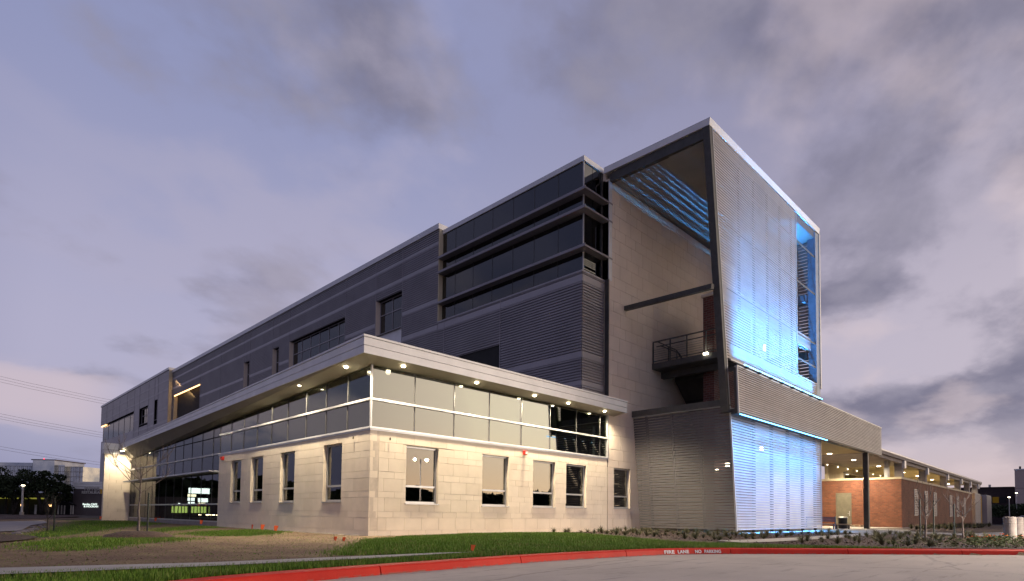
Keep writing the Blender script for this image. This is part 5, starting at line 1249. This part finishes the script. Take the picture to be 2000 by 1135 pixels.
# ------------------------------------------------------------------ surroundings seen only as reflections
rs = np.random.RandomState(77)
ps = thing('pylon_sign', 'tall lit roadside pylon sign with white panels, mirrored in the glass wall', 'sign', (-18, 83, 0))
MB().box((-17.0, 83.1, 0), (-16.7, 83.4, 4.8)).build('pole', 'steel', ps); MB().box((-19.9, 83.1, 0), (-19.6, 83.4, 4.8)).build('pole', 'steel', ps)
for (x0, x1, z0, z1, m_) in [(-19.9, -16.7, 3.85, 4.75, 'signwhite'), (-17.9, -16.6, 3.3, 3.72, 'signcream'), (-17.7, -16.6, 2.62, 3.15, 'signwhite'), (-17.7, -16.7, 2.05, 2.45, 'signwhite'), (-19.7, -18.2, 2.45, 3.1, 'signwhite'), (-19.3, -18.3, 2.08, 2.35, 'signcream')]:
    q = MB().box((x0, 83.0, z0), (x1, 83.1, z1)).build('lit_panel', m_, ps)
sf = thing('lit_store', 'low lit store with green windows, mirrored in the glass wall', 'building', (-26, 92, 0))
MB().box((-36, 92, -.1), (-15.5, 99, 3.4)).build('wall', 'restaurant', sf)
for i in range(12): MB().box((-22.8 + i * .52, 91.9, .6), (-22.45 + i * .52, 91.98, 1.75)).build('window', 'signgreen', sf)
for x, m_ in ((-21.2, 'signred'), (-22.6, 'signred'), (-18.0, 'signwhite')): MB().box((x, 91.85, 2.0), (x + .4, 91.9, 2.3)).build('lit_sign', m_, sf)
for i, x in enumerate((-17.0, -18.1, -18.6, -19.1, -19.7, -20.5)):
    t = thing('headlight_glow', ['rightmost','second','third','fourth','fifth','leftmost'][i] + ' headlight glow in the street row mirrored in the glass wall', 'headlight', (x, 78, .3), 'street headlights mirrored in glass')
    MB().box((x - .2, 78, .3), (x + .2, 78.05, .42)).build('lens', 'headlights', t)
pl_ = thing('street_lamp', 'tall double headed car park lamp, seen as a reflection in the large stone wall window', 'street lamp', (25, -30, 0), 'street lamps')
MB().lathe((25, -30, -.1), [(.4, 0), (.4, .7)], 14).build('base', 'concrete', pl_)
MB().tube([(25, -30, 0), (25, -30, 7.0)], [.1, .07], 8).build('pole', 'letters', pl_)
for dx in (-.8, .8):
    hd_ = MB().box((25 + dx - .22, -30.12, 7.0), (25 + dx + .22, -29.88, 7.08)).build('lamp_head', 'lampwhite', pl_)
    spot(hd_, (25 + dx, -30, 6.95), 6500, 2.9, (1.0, 0.84, 0.68), (-.35, .25, -1), .09, .8)
def treeline(name, lab, path, h0, h1, n, leaf, seed, m='oak'):
    rs = np.random.RandomState(seed); P_ = np.array(path, float); sg = np.linalg.norm(np.diff(P_, axis=0), axis=1); cum = np.concatenate([[0], np.cumsum(sg)])
    s_ = rs.uniform(0, cum[-1], n); x = np.interp(s_, cum, P_[:, 0]); y = np.interp(s_, cum, P_[:, 1])
    top = h0 + (h1 - h0) * (.5 + .5 * np.sin(s_ * .21) * np.cos(s_ * .053 + 1)) * (.7 + .3 * np.sin(s_ * 1.1)); z = rs.uniform(0, 1, n) ** .8 * top; x += rs.normal(0, 1.5, n); y += rs.normal(0, 1.5, n)
    c = np.stack([x, y, z], 1); u = rs.normal(size=(n, 3)); u *= leaf / np.linalg.norm(u, axis=1)[:, None]; v = np.cross(u, rs.normal(size=(n, 3))); v *= leaf * .8 / np.linalg.norm(v, axis=1)[:, None]
    q = np.stack([c - u, c + v, c + u, c - v], 1).reshape(-1, 3)
    me = bpy.data.meshes.new(name); me.from_pydata((q * S).tolist(), [], np.arange(4 * n).reshape(-1, 4).tolist()); me.materials.append(M[m]); o = bpy.data.objects.new(name, me); link(o, (0, 0, 0)); o['kind'] = 'stuff'; o['label'] = lab
treeline('far_woodland', 'dark far off woodland behind the viewer', [(-18.5, 120), (-60, 100), (-110, 40), (-120, -40), (-80, -110), (0, -130), (90, -125), (150, -100)], 5, 9.5, 26000, 1.6, 5)
dw = MB().box((-135, -60, 0), (-132, 100, 4)).build('distant_roofline', 'dark'); tag(dw, 'long dark low building far behind the viewer', 'building')
